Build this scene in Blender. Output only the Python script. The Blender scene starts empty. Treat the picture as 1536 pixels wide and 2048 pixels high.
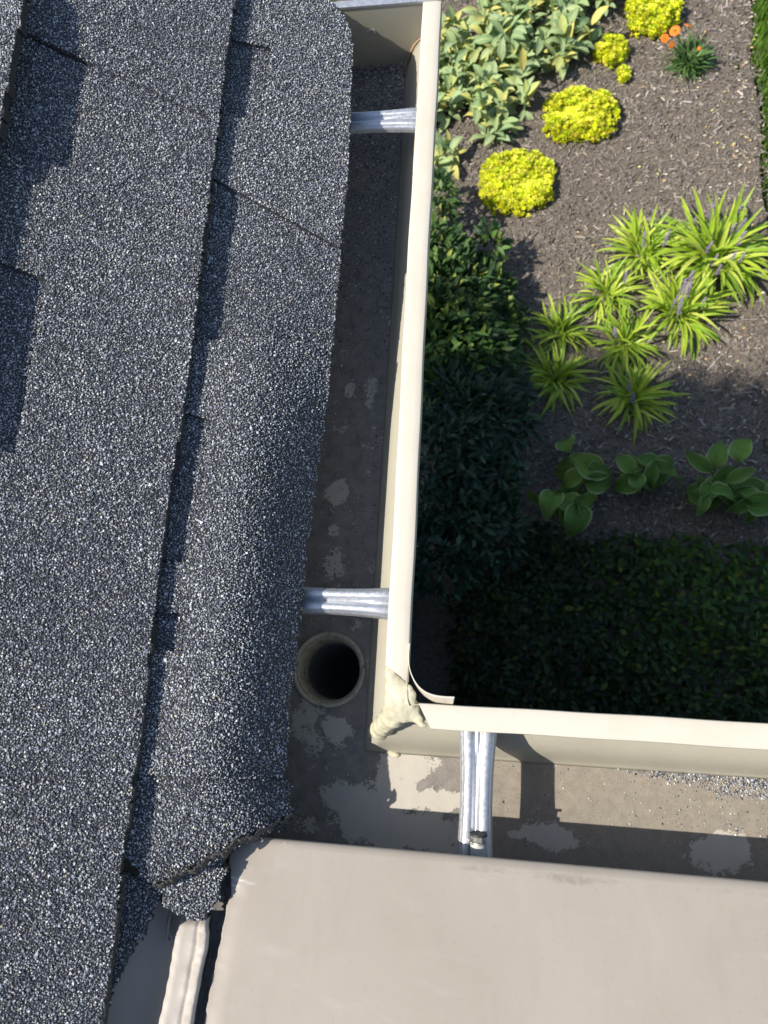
import bpy, bmesh, math, random
import numpy as np
from mathutils import Vector, Matrix

# ------------------------------------------------------------------ camera, sky, sun, exposure
sc = bpy.context.scene
COL = sc.collection
GZ = 2.80                                   # height of the gutter lips above the garden (m)
CAM_H = 0.70                                # camera above the lips
RM = np.array([[0.98820117, 0.02107186, -0.15170503],
               [0.05802079, -0.96817246, 0.24346597],
               [-0.14174636, -0.2493954, -0.95797177]])
cam_d = bpy.data.cameras.new('camera')
cam = bpy.data.objects.new('camera', cam_d)
COL.objects.link(cam)
cam_d.sensor_fit = 'VERTICAL'
cam_d.sensor_height = 36.0
cam_d.lens = 36.0 * 1540 / 2048
cam_d.clip_start = 0.02
cam_d.clip_end = 500
r_, d_, f_ = RM[:, 0], RM[:, 1], RM[:, 2]
cam.matrix_world = Matrix(((r_[0], -d_[0], -f_[0], 0), (r_[1], -d_[1], -f_[1], 0),
                           (r_[2], -d_[2], -f_[2], GZ + CAM_H), (0, 0, 0, 1)))
cam_d.dof.use_dof = True
cam_d.dof.focus_distance = 0.74
cam_d.dof.aperture_fstop = 13.0
sc.camera = cam

SUN = Vector((0.82, 0.19, -1.0)).normalized()          # the way the light travels
wd = bpy.data.worlds.new('World')
sc.world = wd
wd.use_nodes = True
wn = wd.node_tree.nodes
sky = wn.new('ShaderNodeTexSky')
sky.sky_type = 'NISHITA'
sky.sun_disc = False
sky.sun_elevation = math.asin(-SUN.z)
sky.sun_rotation = math.atan2(-SUN.x, -SUN.y)
wn["Background"].inputs["Strength"].default_value = 0.118
wd.node_tree.links.new(sky.outputs[0], wn['Background'].inputs[0])
sun_d = bpy.data.lights.new('sun', 'SUN')
sun_d.energy = 4.4
sun_d.angle = math.radians(0.53)
sun_d.color = (1.0, 0.945, 0.86)
sun = bpy.data.objects.new('sun', sun_d)
COL.objects.link(sun)
sun.location = (-8, -2, 12)
sun.rotation_euler = SUN.to_track_quat('-Z', 'Y').to_euler()
sc.view_settings.view_transform = 'Standard'
sc.view_settings.look = 'None'
sc.view_settings.exposure = 0.50
sc.view_settings.gamma = 1.0
sc.view_settings.use_curve_mapping = False

rng = np.random.default_rng(7)
random.seed(7)


# ------------------------------------------------------------------ picture -> place
def ray(px, py):
    return RM @ np.array([px - 768.0, py - 1024.0, 1540.0])


def at_z(px, py, z):                        # point at height z (m over the ground)
    v = ray(px, py)
    t = (z - GZ - CAM_H) / v[2]
    return np.array([v[0] * t, v[1] * t, z])


EAVE_X, EAVE_Z, PA = -181.0, 24.0, 0.5      # shingle roof plane, mm from the lip plane
EAVE_Y, EZB, PB = -117.0, 20.0, 0.30        # metal roof plane


def on_a(px, py, off=0.0):                  # mm (X, Y) on the shingle roof plane
    v = ray(px, py) * 1000
    t = (EAVE_Z + off + PA * EAVE_X - 700) / (v[2] + PA * v[0])
    return (v[0] * t, v[1] * t)


def on_b(px, py, off=0.0):
    v = ray(px, py) * 1000
    t = (EZB + off + PB * EAVE_Y - 700) / (v[2] + PB * v[1])
    return (v[0] * t, v[1] * t)


def at_mm(px, py, zmm):
    p = at_z(px, py, GZ + zmm / 1000.0)
    return (p[0] * 1000, p[1] * 1000)


# ------------------------------------------------------------------ helpers
def link(o, parent=None):
    COL.objects.link(o)
    if parent is not None:
        o.parent = parent
    return o


def thing(name, label, cat, loc=(0, 0, 0), group=None):
    o = bpy.data.objects.new(name, None)
    o.empty_display_size = 0.05
    COL.objects.link(o)
    o.location = loc
    o['label'] = label
    o['category'] = cat
    if group:
        o['group'] = group
    return o


def mesh_np(name, V, F, mat=None, smooth=False, col=None, attrs=None):
    """V (n,3) metres; F (m,k) one face size, or list of such arrays."""
    V = np.asarray(V, np.float32)
    Fs = F if isinstance(F, list) else [F]
    Fs = [np.asarray(f, np.int32) for f in Fs if len(f)]
    me = bpy.data.meshes.new(name)
    me.vertices.add(len(V))
    me.vertices.foreach_set('co', V.ravel())
    nl = sum(f.size for f in Fs)
    npoly = sum(len(f) for f in Fs)
    me.loops.add(nl)
    me.loops.foreach_set('vertex_index', np.concatenate([f.ravel() for f in Fs]))
    me.polygons.add(npoly)
    tot = np.concatenate([np.full(len(f), f.shape[1], np.int32) for f in Fs])
    st = np.concatenate([[0], np.cumsum(tot)[:-1]]).astype(np.int32)
    me.polygons.foreach_set('loop_start', st)
    me.polygons.foreach_set('loop_total', tot)
    me.polygons.foreach_set('use_smooth', np.full(npoly, smooth, bool))
    if col is not None:
        a = me.attributes.new('col', 'FLOAT_COLOR', 'POINT')
        c = np.ones((len(V), 4), np.float32)
        c[:, :3] = col
        a.data.foreach_set('color', c.ravel())
    for k, arr in (attrs or {}).items():
        a = me.attributes.new(k, 'FLOAT', 'POINT')
        a.data.foreach_set('value', np.asarray(arr, np.float32))
    me.update()
    me.validate()
    if mat:
        me.materials.append(mat)
    return me


def mm(V):                                   # mm from the lip plane -> metres
    V = np.asarray(V, float) / 1000.0
    V[:, 2] += GZ
    return V


def obj(name, me, parent=None, loc=None):
    o = bpy.data.objects.new(name, me)
    if loc is not None:
        o.location = loc
    return link(o, parent)


def fbm(x, y, seed=0, octaves=4, scale=1.0):
    """cheap value noise, -1..1"""
    out = np.zeros_like(np.asarray(x, float))
    amp, tot = 1.0, 0.0
    for k in range(octaves):
        s = scale * 2 ** k
        X, Y = np.asarray(x) * s + 17.3 * k + seed * 3.7, np.asarray(y) * s - 9.1 * k + seed * 1.3
        xi, yi = np.floor(X).astype(np.int64), np.floor(Y).astype(np.int64)
        fx, fy = X - xi, Y - yi
        fx, fy = fx * fx * (3 - 2 * fx), fy * fy * (3 - 2 * fy)

        def h(a, b):
            n = (a * 374761393 + b * 668265263 + (seed + k) * 1442695041) & 0xffffffff
            n = ((n ^ (n >> 13)) * 1274126177) & 0xffffffff
            return ((n ^ (n >> 16)) & 0xffff) / 32767.5 - 1
        v = (h(xi, yi) * (1 - fx) + h(xi + 1, yi) * fx) * (1 - fy) + (h(xi, yi + 1) * (1 - fx) + h(xi + 1, yi + 1) * fx) * fy
        out += v * amp
        tot += amp
        amp *= 0.55
    return out / tot


def sstep(a, b, x):
    t = np.clip((np.asarray(x, float) - a) / (b - a), 0, 1)
    return t * t * (3 - 2 * t)


def inpoly(x, y, poly):
    x, y = np.asarray(x, float), np.asarray(y, float)
    r = np.zeros(x.shape, bool)
    n = len(poly)
    for i in range(n):
        x0, y0 = poly[i]
        x1, y1 = poly[(i + 1) % n]
        c = ((y0 > y) != (y1 > y)) & (x < (x1 - x0) * (y - y0) / (y1 - y0 + 1e-12) + x0)
        r ^= c
    return r


# ------------------------------------------------------------------ materials
class M:
    def __init__(s, name):
        s.m = bpy.data.materials.new(name)
        s.m.use_nodes = True
        s.t = s.m.node_tree
        s.b = s.t.nodes['Principled BSDF']
        s.out = s.t.nodes['Material Output']

    def n(s, kind, **kw):
        nd = s.t.nodes.new('ShaderNode' + kind)
        for k, v in kw.items():
            setattr(nd, k, v)
        return nd

    def l(s, a, b):
        s.t.links.new(a, b)

    def coord(s, scale=None):
        c = s.n('TexCoord')
        if scale is None:
            return c.outputs['Object']
        mp = s.n('Mapping')
        mp.inputs['Scale'].default_value = scale
        s.l(c.outputs['Object'], mp.inputs[0])
        return mp.outputs[0]

    def noise(s, scale, detail=4, rough=0.55, vec=None, dist=0):
        nd = s.n('TexNoise')
        nd.inputs['Scale'].default_value = scale
        nd.inputs['Detail'].default_value = detail
        nd.inputs['Roughness'].default_value = rough
        nd.inputs['Distortion'].default_value = dist
        s.l(vec if vec else s.coord(), nd.inputs['Vector'])
        return nd.outputs[0]

    def ramp(s, fac, stops):
        r = s.n('ValToRGB')
        e = r.color_ramp.elements
        while len(e) < len(stops):
            e.new(0.5)
        for q, (p, c) in zip(e, stops):
            q.position = p
            q.color = (*c, 1) if len(c) == 3 else c
        s.l(fac, r.inputs[0])
        return r.outputs[0]

    def mix(s, fac, a, b, mode='MIX'):
        nd = s.n('MixRGB', blend_type=mode)
        for i, v in ((0, fac), (1, a), (2, b)):
            if isinstance(v, (int, float)):
                nd.inputs[i].default_value = v
            elif isinstance(v, tuple):
                nd.inputs[i].default_value = (*v, 1)
            else:
                s.l(v, nd.inputs[i])
        return nd.outputs[0]

    def attr(s, name, out='Color'):
        a = s.n('Attribute')
        a.attribute_name = name
        return a.outputs[out]

    def bump(s, h, strength=0.3, dist=0.001):
        b = s.n('Bump')
        b.inputs['Strength'].default_value = strength
        b.inputs['Distance'].default_value = dist
        s.l(h, b.inputs['Height'])
        s.l(b.outputs[0], s.b.inputs['Normal'])

    def set(s, color=None, rough=None, metal=None, spec=None):
        if color is not None:
            if isinstance(color, tuple):
                s.b.inputs['Base Color'].default_value = (*color, 1)
            else:
                s.l(color, s.b.inputs['Base Color'])
        if rough is not None:
            if isinstance(rough, (int, float)):
                s.b.inputs['Roughness'].default_value = rough
            else:
                s.l(rough, s.b.inputs['Roughness'])
        if metal is not None:
            s.b.inputs['Metallic'].default_value = metal
        if spec is not None:
            s.b.inputs['Specular IOR Level'].default_value = spec
        return s

    def translucent(s, color, fac=0.3):
        tr = s.n('BsdfTranslucent')
        if isinstance(color, tuple):
            tr.inputs[0].default_value = (*color, 1)
        else:
            s.l(color, tr.inputs[0])
        mx = s.n('MixShader')
        mx.inputs[0].default_value = fac
        s.l(s.b.outputs[0], mx.inputs[1])
        s.l(tr.outputs[0], mx.inputs[2])
        s.l(mx.outputs[0], s.out.inputs[0])


def painted(name, base, dirt, amount=0.25, rough=0.42):
    m = M(name)
    big = m.noise(14, 5, 0.6)
    fine = m.noise(420, 3, 0.7)
    c = m.mix(m.ramp(big, [(0.42, (0, 0, 0)), (0.78, (amount,) * 3)]), base, dirt)
    c = m.mix(m.ramp(fine, [(0.63, (0, 0, 0)), (0.72, (amount * 1.2,) * 3)]), c, dirt)
    c = m.mix(m.ramp(m.noise(130, 6, 0.75, None, 0.5), [(0.60, (0, 0, 0)), (0.70, (amount * 0.9,) * 3)]), c, dirt)
    m.set(c, m.ramp(big, [(0.3, (rough - .08,) * 3), (0.7, (rough + .12,) * 3)]), 0, 0.4)
    m.bump(m.noise(60, 3), 0.08, 0.002)
    return m.m


MAT = {}
MAT['lip'] = painted('cream_paint', (0.585, 0.535, 0.44), (0.38, 0.32, 0.235), 0.30)
MAT['trough'] = painted('tan_trough_paint', (0.40, 0.375, 0.295), (0.20, 0.175, 0.135), 0.25)
MAT['roof_metal'] = painted('tan_roof_metal', (0.37, 0.33, 0.275), (0.28, 0.24, 0.20), 0.3, 0.45)
MAT['strip'] = painted('pale_strip', (0.50, 0.45, 0.385), (0.26, 0.22, 0.19), 0.4, 0.4)


def roof_panel_mat():
    m = M('tan_roof_panel')
    big = m.noise(9, 5, 0.6)
    c = m.mix(m.ramp(big, [(0.35, (0, 0, 0)), (0.75, (1, 1, 1))]), (0.372, 0.328, 0.272), (0.325, 0.28, 0.228))
    rv = m.coord((38, 5, 5))
    c = m.mix(m.ramp(m.noise(3.2, 6, 0.65, rv, 0.4), [(0.5, (0, 0, 0)), (0.75, (0.16,) * 3)]), c, (0.27, 0.225, 0.18))
    c = m.mix(m.ramp(m.noise(2.6, 6, 0.7, m.coord((9, 30, 9)), 0.3), [(0.56, (0, 0, 0)), (0.72, (0.3,) * 3)]), c, (0.44, 0.40, 0.35))
    sp = m.noise(300, 4, 0.65)
    c = m.mix(m.ramp(sp, [(0.62, (0, 0, 0)), (0.74, (0.35,) * 3)]), c, (0.22, 0.185, 0.155))
    # scuffed grime along the rolled edge (attribute painted where the dirt sits)
    g = m.mix(1.0, m.attr('grime', 'Fac'), m.noise(190, 5, 0.7), 'MULTIPLY')
    c = m.mix(m.ramp(g, [(0.20, (0, 0, 0)), (0.40, (0.6,) * 3)]), c, (0.22, 0.18, 0.16))
    s = m.attr('scratch', 'Fac')
    c = m.mix(s, c, (0.62, 0.60, 0.56))
    m.set(c, m.ramp(big, [(0.3, (0.38,) * 3), (0.7, (0.5,) * 3)]), 0, 0.45)
    m.bump(m.noise(26, 3), 0.12, 0.003)
    return m.m


MAT['roof_panel'] = roof_panel_mat()


def alu():
    m = M('bare_aluminium')
    v = m.coord((40, 40, 40))
    n1 = m.noise(8, 4, 0.6, v)
    m.set(m.ramp(n1, [(0.3, (0.50, 0.51, 0.53)), (0.7, (0.64, 0.65, 0.67))]), m.ramp(n1, [(0.3, (0.36,) * 3), (0.7, (0.52,) * 3)]), 0.72, 0.5)
    m.bump(m.noise(700, 3), 0.05, 0.0005)
    return m.m


MAT['alu'] = alu()
MAT['zinc'] = M('zinc_screw').set((0.55, 0.53, 0.46), 0.38, 0.7).m
MAT['collar'] = painted('grey_collar', (0.48, 0.48, 0.45), (0.3, 0.3, 0.28), 0.3, 0.5)
MAT['rubber'] = M('dark_washer').set((0.03, 0.028, 0.025), 0.6).m


def floor_mat():
    m = M('gutter_floor_sediment')
    cl = m.attr('clean', 'Fac')
    fine = m.noise(330, 5, 0.72)
    mid = m.noise(70, 4, 0.6)
    e = m.n('Math', operation='MULTIPLY_ADD')
    m.l(fine, e.inputs[0])
    e.inputs[1].default_value = 0.55
    m.l(cl, e.inputs[2])
    mask = m.ramp(e.outputs[0], [(0.765, (0, 0, 0)), (0.80, (1, 1, 1))])
    sed = m.ramp(mid, [(0.25, (0.15, 0.135, 0.118)), (0.5, (0.215, 0.195, 0.172)), (0.75, (0.275, 0.252, 0.222))])
    pale_sed = m.attr('pale_sed', 'Fac')
    sed = m.mix(pale_sed, sed, m.ramp(m.noise(120, 5, 0.7), [(0.3, (0.215, 0.18, 0.135)), (0.7, (0.30, 0.26, 0.20))]))
    speck = m.noise(900, 2, 0.6)
    sed = m.mix(m.ramp(speck, [(0.64, (0, 0, 0)), (0.72, (0.6,) * 3)]), sed, (0.42, 0.37, 0.30))
    sed = m.mix(m.ramp(m.noise(560, 3, 0.7), [(0.30, (0.75,) * 3), (0.40, (0, 0, 0))]), sed, (0.05, 0.042, 0.035))
    paint = m.mix(m.ramp(mid, [(0.3, (0, 0, 0)), (0.8, (0.5,) * 3)]), (0.46, 0.42, 0.35), (0.37, 0.345, 0.30))
    m.set(m.mix(mask, sed, paint), m.ramp(mask, [(0, (0.85,) * 3), (1, (0.45,) * 3)]), 0, 0.35)
    inv = m.n('Math', operation='SUBTRACT')
    inv.inputs[0].default_value = 1.0
    m.l(mask, inv.inputs[1])
    hh = m.n('Math', operation='MULTIPLY_ADD')
    m.l(m.noise(600, 3, 0.7), hh.inputs[0])
    hh.inputs[1].default_value = 0.6
    m.l(inv.outputs[0], hh.inputs[2])
    m.bump(hh.outputs[0], 0.45, 0.0012)
    return m.m


MAT['floor'] = floor_mat()


def sealant_mat():
    m = M('aged_sealant')
    n1 = m.noise(60, 5, 0.65)
    c = m.ramp(n1, [(0.3, (0.42, 0.38, 0.26)), (0.55, (0.53, 0.50, 0.355)), (0.75, (0.57, 0.545, 0.42))])
    c = m.mix(m.ramp(m.noise(350, 3), [(0.64, (0, 0, 0)), (0.74, (0.45,) * 3)]), c, (0.2, 0.17, 0.12))
    m.set(c, 0.6, 0, 0.35)
    m.bump(m.noise(220, 4, 0.6), 0.3, 0.0015)
    return m.m


MAT['sealant'] = sealant_mat()


def granule_mat():
    m = M('mineral_granules')
    m.set(m.attr('col'), 0.42, 0, 0.5)
    return m.m


MAT['granule'] = granule_mat()


def asphalt():
    m = M('shingle_asphalt')
    m.set(m.ramp(m.noise(500, 4), [(0.3, (0.012, 0.012, 0.014)), (0.7, (0.05, 0.047, 0.045))]), 0.75)
    m.bump(m.noise(900, 3), 0.6, 0.001)
    return m.m


MAT['asphalt'] = asphalt()


def wood():
    m = M('weathered_wood')
    v = m.coord((90, 9, 90))
    n1 = m.noise(5, 6, 0.7, v, 0.6)
    m.set(m.ramp(n1, [(0.3, (0.05, 0.045, 0.04)), (0.5, (0.17, 0.155, 0.14)), (0.75, (0.26, 0.24, 0.22))]), 0.85)
    m.bump(n1, 0.8, 0.002)
    return m.m


MAT['wood'] = wood()
MAT['siding'] = painted('brown_siding', (0.15, 0.125, 0.10), (0.09, 0.075, 0.06), 0.3, 0.7)
MAT['black_pipe'] = painted('downspout_inside', (0.22, 0.22, 0.2), (0.10, 0.09, 0.08), 0.4, 0.6)


def mulch():
    m = M('mulch_bed')
    n1 = m.noise(60, 6, 0.7)
    c = m.ramp(n1, [(0.28, (0.07, 0.057, 0.046)), (0.5, (0.21, 0.175, 0.138)), (0.72, (0.34, 0.29, 0.232))])
    big = m.noise(2.2, 3)
    c = m.mix(m.ramp(big, [(0.35, (0, 0, 0)), (0.7, (0.5,) * 3)]), c, (0.18, 0.152, 0.125))
    m.set(c, 0.9, 0, 0.2)
    m.bump(n1, 1.0, 0.02)
    return m.m


MAT['mulch'] = mulch()
MAT['chip'] = M('mulch_chips').set(None, 0.7, 0, 0.45).m
_m = bpy.data.materials['mulch_chips'].node_tree
_a = _m.nodes.new('ShaderNodeAttribute')
_a.attribute_name = 'col'
_m.links.new(_a.outputs['Color'], _m.nodes['Principled BSDF'].inputs['Base Color'])


def soil():
    m = M('lawn_soil')
    m.set(m.ramp(m.noise(30, 5), [(0.3, (0.02, 0.035, 0.012)), (0.7, (0.05, 0.075, 0.02))]), 0.9)
    return m.m


MAT['soil'] = soil()


def leaf_vc(name, rough=0.5, tr=0.28, gloss=0.4):     # colour from the mesh's own 'col'
    m = M(name)
    c = m.attr('col')
    m.set(c, rough, 0, gloss)
    m.translucent(m.mix(1.0, c, (1.0, 1.0, 0.55), 'MULTIPLY'), tr)
    return m.m


def leaf_rand(name, stops, rough=0.5, tr=0.25, margin=None, vein=None, ribs=False):
    m = M(name)
    oi = m.n('ObjectInfo')
    c = m.ramp(oi.outputs['Random'], stops)
    e = m.attr('edge', 'Fac')
    if vein:
        c = m.mix(m.ramp(e, [(0.0, (0.6,) * 3), (0.22, (0, 0, 0))]), c, vein)
    if margin:
        c = m.mix(m.ramp(e, [(0.84, (0, 0, 0)), (0.93, (0.8,) * 3)]), c, margin)
    mot = m.noise(45, 4, 0.6)
    c = m.mix(m.ramp(mot, [(0.35, (0.3,) * 3), (0.6, (0, 0, 0))]), c, m.mix(1.0, c, (0.55, 0.6, 0.5), 'MULTIPLY'))
    m.set(c, rough, 0, 0.4)
    if ribs:
        a1 = m.n('Math', operation='MULTIPLY')
        m.l(e, a1.inputs[0])
        a1.inputs[1].default_value = 34.0
        a2_ = m.n('Math', operation='SINE')
        m.l(a1.outputs[0], a2_.inputs[0])
        m.bump(a2_.outputs[0], 0.9, 0.004)
    else:
        m.bump(m.noise(80, 3), 0.25, 0.003)
    m.translucent(m.mix(1.0, c, (1.0, 1.0, 0.6), 'MULTIPLY'), tr)
    return m.m


MAT['leafvc'] = leaf_vc('foliage')
MAT['glossy'] = leaf_vc('glossy_foliage', 0.5, 0.2, 0.3)
MAT['sedum'] = leaf_vc('stonecrop_foliage', 0.5, 0.25, 0.35)
MAT['lamb'] = leaf_rand('woolly_leaf', [(0.0, (0.24, 0.36, 0.17)), (0.3, (0.36, 0.47, 0.19)), (0.55, (0.33, 0.43, 0.24)), (0.8, (0.50, 0.55, 0.17)), (1.0, (0.68, 0.58, 0.16))], 0.7, 0.2, vein=(0.60, 0.66, 0.32))
MAT['liriope'] = leaf_rand('strap_leaf', [(0.0, (0.18, 0.34, 0.03)), (0.35, (0.34, 0.52, 0.03)), (0.7, (0.48, 0.62, 0.045)), (1.0, (0.66, 0.72, 0.13))], 0.34, 0.32, margin=(0.70, 0.76, 0.24))
MAT['hosta'] = leaf_rand('hosta_leaf', [(0.0, (0.17, 0.35, 0.07)), (0.5, (0.23, 0.43, 0.09)), (1.0, (0.32, 0.52, 0.10))], 0.4, 0.2, margin=(0.62, 0.70, 0.36), ribs=True)
MAT['purple'] = M('purple_flowers').set((0.36, 0.25, 0.46), 0.7).m
MAT['orange'] = M('orange_petals').set((0.85, 0.20, 0.012), 0.5).m
MAT['flower_eye'] = M('flower_eye').set((0.55, 0.30, 0.02), 0.7).m
MAT['stem'] = M('stems').set((0.10, 0.075, 0.045), 0.8).m
MAT['petiole'] = M('petioles').set((0.22, 0.30, 0.10), 0.5).m
MAT['dry_leaf'] = M('dry_leaf').set((0.45, 0.22, 0.10), 0.7).m


# ------------------------------------------------------------------ generic shapes
def grid_faces(nu, nv, wrap_v=False):
    i, j = np.meshgrid(np.arange(nu - 1), np.arange(nv if wrap_v else nv - 1), indexing='ij')
    j2 = (j + 1) % nv
    return np.stack([i * nv + j, (i + 1) * nv + j, (i + 1) * nv + j2, i * nv + j2], -1).reshape(-1, 4)


def shell(rows, thick=None):
    """rows (nu,nv,3) mm -> verts, quads; thick: closed sheet of that thickness along its normals."""
    P = np.asarray(rows, float)
    nu, nv = P.shape[:2]
    F = grid_faces(nu, nv)
    V = P.reshape(-1, 3)
    if thick is None:
        return V, F
    du = np.gradient(P, axis=0)
    dv = np.gradient(P, axis=1)
    N = np.cross(du, dv)
    N /= np.linalg.norm(N, axis=2, keepdims=True) + 1e-9
    V2 = (P - N * thick).reshape(-1, 3)
    n = len(V)
    Fb = F[:, ::-1] + n
    e = []
    ring = [(0, j) for j in range(nv)] + [(i, nv - 1) for i in range(1, nu)] + [(nu - 1, j) for j in range(nv - 2, -1, -1)] + [(i, 0) for i in range(nu - 2, 0, -1)]
    idx = [a * nv + b for a, b in ring]
    for a, b in zip(idx, idx[1:] + idx[:1]):
        e.append((a, b, b + n, a + n))
    return np.vstack([V, V2]), np.vstack([F, Fb, np.array(e)])


def box_m(x0, x1, y0, y1, z0, z1):
    V = np.array([(x, y, z) for z in (z0, z1) for y in (y0, y1) for x in (x0, x1)], float)
    F = np.array([(0, 2, 3, 1), (4, 5, 7, 6), (0, 1, 5, 4), (2, 6, 7, 3), (0, 4, 6, 2), (1, 3, 7, 5)])
    return V, F


def tube(path, radii, n=8, cap=True):
    P = np.asarray(path, float)
    R = np.broadcast_to(np.asarray(radii, float), (len(P),))
    T = np.gradient(P, axis=0)
    T /= np.linalg.norm(T, axis=1, keepdims=True) + 1e-12
    up = np.array([0.31, 0.17, 0.93])
    V = []
    for p, t, r in zip(P, T, R):
        a = np.cross(t, up)
        if np.linalg.norm(a) < 1e-3:
            a = np.cross(t, (1, 0, 0))
        a /= np.linalg.norm(a)
        b = np.cross(t, a)
        for k in range(n):
            q = 2 * math.pi * k / n
            V.append(p + r * (math.cos(q) * a + math.sin(q) * b))
    F = [grid_faces(len(P), n, True)]
    V = np.array(V)
    if cap:
        F.append(np.array([list(range(n))[::-1]]))
        F.append(np.array([list(range(len(V) - n, len(V)))]))
    return V, F


def join(parts):
    """parts: list of (V, F or [F..]) -> V, list of F"""
    Vs, Fs, o = [], [], 0
    for V, F in parts:
        Vs.append(V)
        for f in (F if isinstance(F, list) else [F]):
            Fs.append(np.asarray(f) + o)
        o += len(V)
    return np.vstack(Vs), Fs


# ================================================================== THE SETTING: garden floor
def struct(name, me, parent=None):
    o = obj(name, me, parent)
    o['kind'] = 'structure'
    return o


V, F = box_m(-40, 40, -40, 40, -0.3, 0.0)
struct('ground', mesh_np('ground', V, F, MAT['soil']))
# mulch bed: a sheet with uneven relief, slightly proud of the soil
nx, ny = 120, 260
gx, gy = np.meshgrid(np.linspace(-1.0, 1.25, nx), np.linspace(-0.45, 5.2, ny), indexing='ij')
edge = 1.243 + 0.012 * np.sin(gy * 9) + 0.010 * fbm(gy * 6, gy * 0, 3)
gx2 = np.where(gx > 1.16, edge - (1.25 - gx), gx)


def mulch_z(x, y):
    return 0.035 + 0.012 * fbm(x, y, 5, 4, 5.0) + 0.02 * fbm(x, y, 8, 2, 1.3)


gz = mulch_z(gx2, gy)
gz[-1, :] = -0.01
V = np.stack([gx2, gy, gz], -1).reshape(-1, 3)
bed = struct('mulch_bed', mesh_np('mulch_bed', V, grid_faces(nx, ny), MAT['mulch'], True))

# loose chips of bark lying on the bed
N = 30000
cx = rng.uniform(-0.75, 1.26, N)
cy = rng.uniform(0.6, 4.2, N)
ln = rng.gamma(1.5, 0.0085, N) + 0.005
wd_ = rng.gamma(2.5, 0.0014, N) + 0.0015
th = rng.normal(0.35, 1.1, N)
tone = rng.choice([0.10, 0.20, 0.285, 0.42, 0.6], N, p=[.16, .34, .32, .145, .035])
tint = np.stack([np.ones(N), rng.uniform(0.82, 0.91, N), rng.uniform(0.62, 0.82, N)], 1)
ccol = tone[:, None] * tint * rng.uniform(0.8, 1.2, (N, 1))
base = np.array([(-.5, -.5, 0), (.5, -.32, 0), (.42, .5, 0), (-.46, .36, 0), (-.42, -.3, .5), (.4, -.2, .42), (.36, .3, .5), (-.4, .25, .44)])
cf = np.array([(4, 5, 6, 7), (0, 1, 5, 4), (1, 2, 6, 5), (2, 3, 7, 6), (3, 0, 4, 7)])
B = base[None] * np.stack([ln, wd_, rng.uniform(0.002, 0.012, N)], 1)[:, None, :]
tilt = rng.normal(0, 0.22, N)
B[:, :, 2] += B[:, :, 0] * tilt[:, None]
B[:, :, 1] += (B[:, :, 0] ** 2) * rng.normal(0, 8, N)[:, None]
c, s = np.cos(th)[:, None], np.sin(th)[:, None]
X = B[:, :, 0] * c - B[:, :, 1] * s + cx[:, None]
Y = B[:, :, 0] * s + B[:, :, 1] * c + cy[:, None]
Z = B[:, :, 2] + mulch_z(cx, cy)[:, None] + rng.uniform(-0.001, 0.006, (N, 1))
V = np.stack([X, Y, Z], -1).reshape(-1, 3)
F = (cf[None] + (np.arange(N) * 8)[:, None, None]).reshape(-1, 4)
o = obj('mulch_chips', mesh_np('mulch_chips', V, F, MAT['chip'], col=np.repeat(ccol, 8, 0)), bed)
o['kind'] = 'stuff'

# tiny pale leaf flecks and petals, mostly towards the lawn
N = 230
cx = 1.25 - rng.gamma(1.0, 0.24, N)
cy = rng.uniform(1.4, 4.0, N)
k = cx > -0.3
cx, cy = cx[k], cy[k]
N = len(cx)
a = np.linspace(0, 2 * math.pi, 6, endpoint=False)
r = rng.uniform(0.003, 0.008, N)
X = cx[:, None] + np.cos(a) * r[:, None] * rng.uniform(0.7, 1.4, (N, 6))
Y = cy[:, None] + np.sin(a) * r[:, None] * rng.uniform(0.4, 1.0, (N, 6))
Z = (mulch_z(cx, cy) + 0.010)[:, None] + rng.uniform(-.003, .003, (N, 6))
fc = np.array([(0.62, 0.52, 0.34), (0.66, 0.42, 0.18), (0.72, 0.66, 0.52), (0.60, 0.55, 0.20)])[rng.integers(0, 4, N)]
o = obj('leaf_flecks', mesh_np('leaf_flecks', np.stack([X, Y, Z], -1).reshape(-1, 3), np.arange(N * 6).reshape(N, 6), MAT['chip'], col=np.repeat(fc, 6, 0)), bed)
o['kind'] = 'stuff'


# ------------------------------------------------------------------ blades and leaves in bulk
def bulk_leaves(name, base, direc, normal, length, width, col, mat, parent, bend=0.15, shape=(0.0, .55, 1.0, .75, 0.0), smooth=True, fold=0.12):
    """leaf = 5 stations x 3 points, folded along the midrib and bent."""
    n = len(base)
    D = direc / (np.linalg.norm(direc, axis=1, keepdims=True) + 1e-9)
    S = np.cross(D, normal)
    S /= np.linalg.norm(S, axis=1, keepdims=True) + 1e-9
    U = np.cross(S, D)
    ts = np.linspace(0, 1, len(shape))
    P = np.zeros((n, len(shape), 3, 3))
    for i, (t, wv) in enumerate(zip(ts, shape)):
        mid = base + D * (length * t)[:, None] - U * (length * bend * t * t)[:, None]
        off = S * (width * 0.5 * max(wv, 0.04))[:, None]
        up = U * (width * fold * wv)[:, None]
        P[:, i, 0] = mid - off + up
        P[:, i, 1] = mid
        P[:, i, 2] = mid + off + up
    g = grid_faces(len(shape), 3)
    k = len(shape) * 3
    F = (g[None] + (np.arange(n) * k)[:, None, None]).reshape(-1, 4)
    me = mesh_np(name, P.reshape(-1, 3), F, mat, smooth, col=np.repeat(col, k, 0))
    o = obj(name, me, parent)
    o['kind'] = 'stuff'
    return o


def pick(pal, n, p=None, jit=0.2):
    pal = np.array(pal)
    c = pal[rng.choice(len(pal), n, p=p)]
    return c * rng.uniform(1 - jit, 1 + jit, (n, 1))


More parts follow.
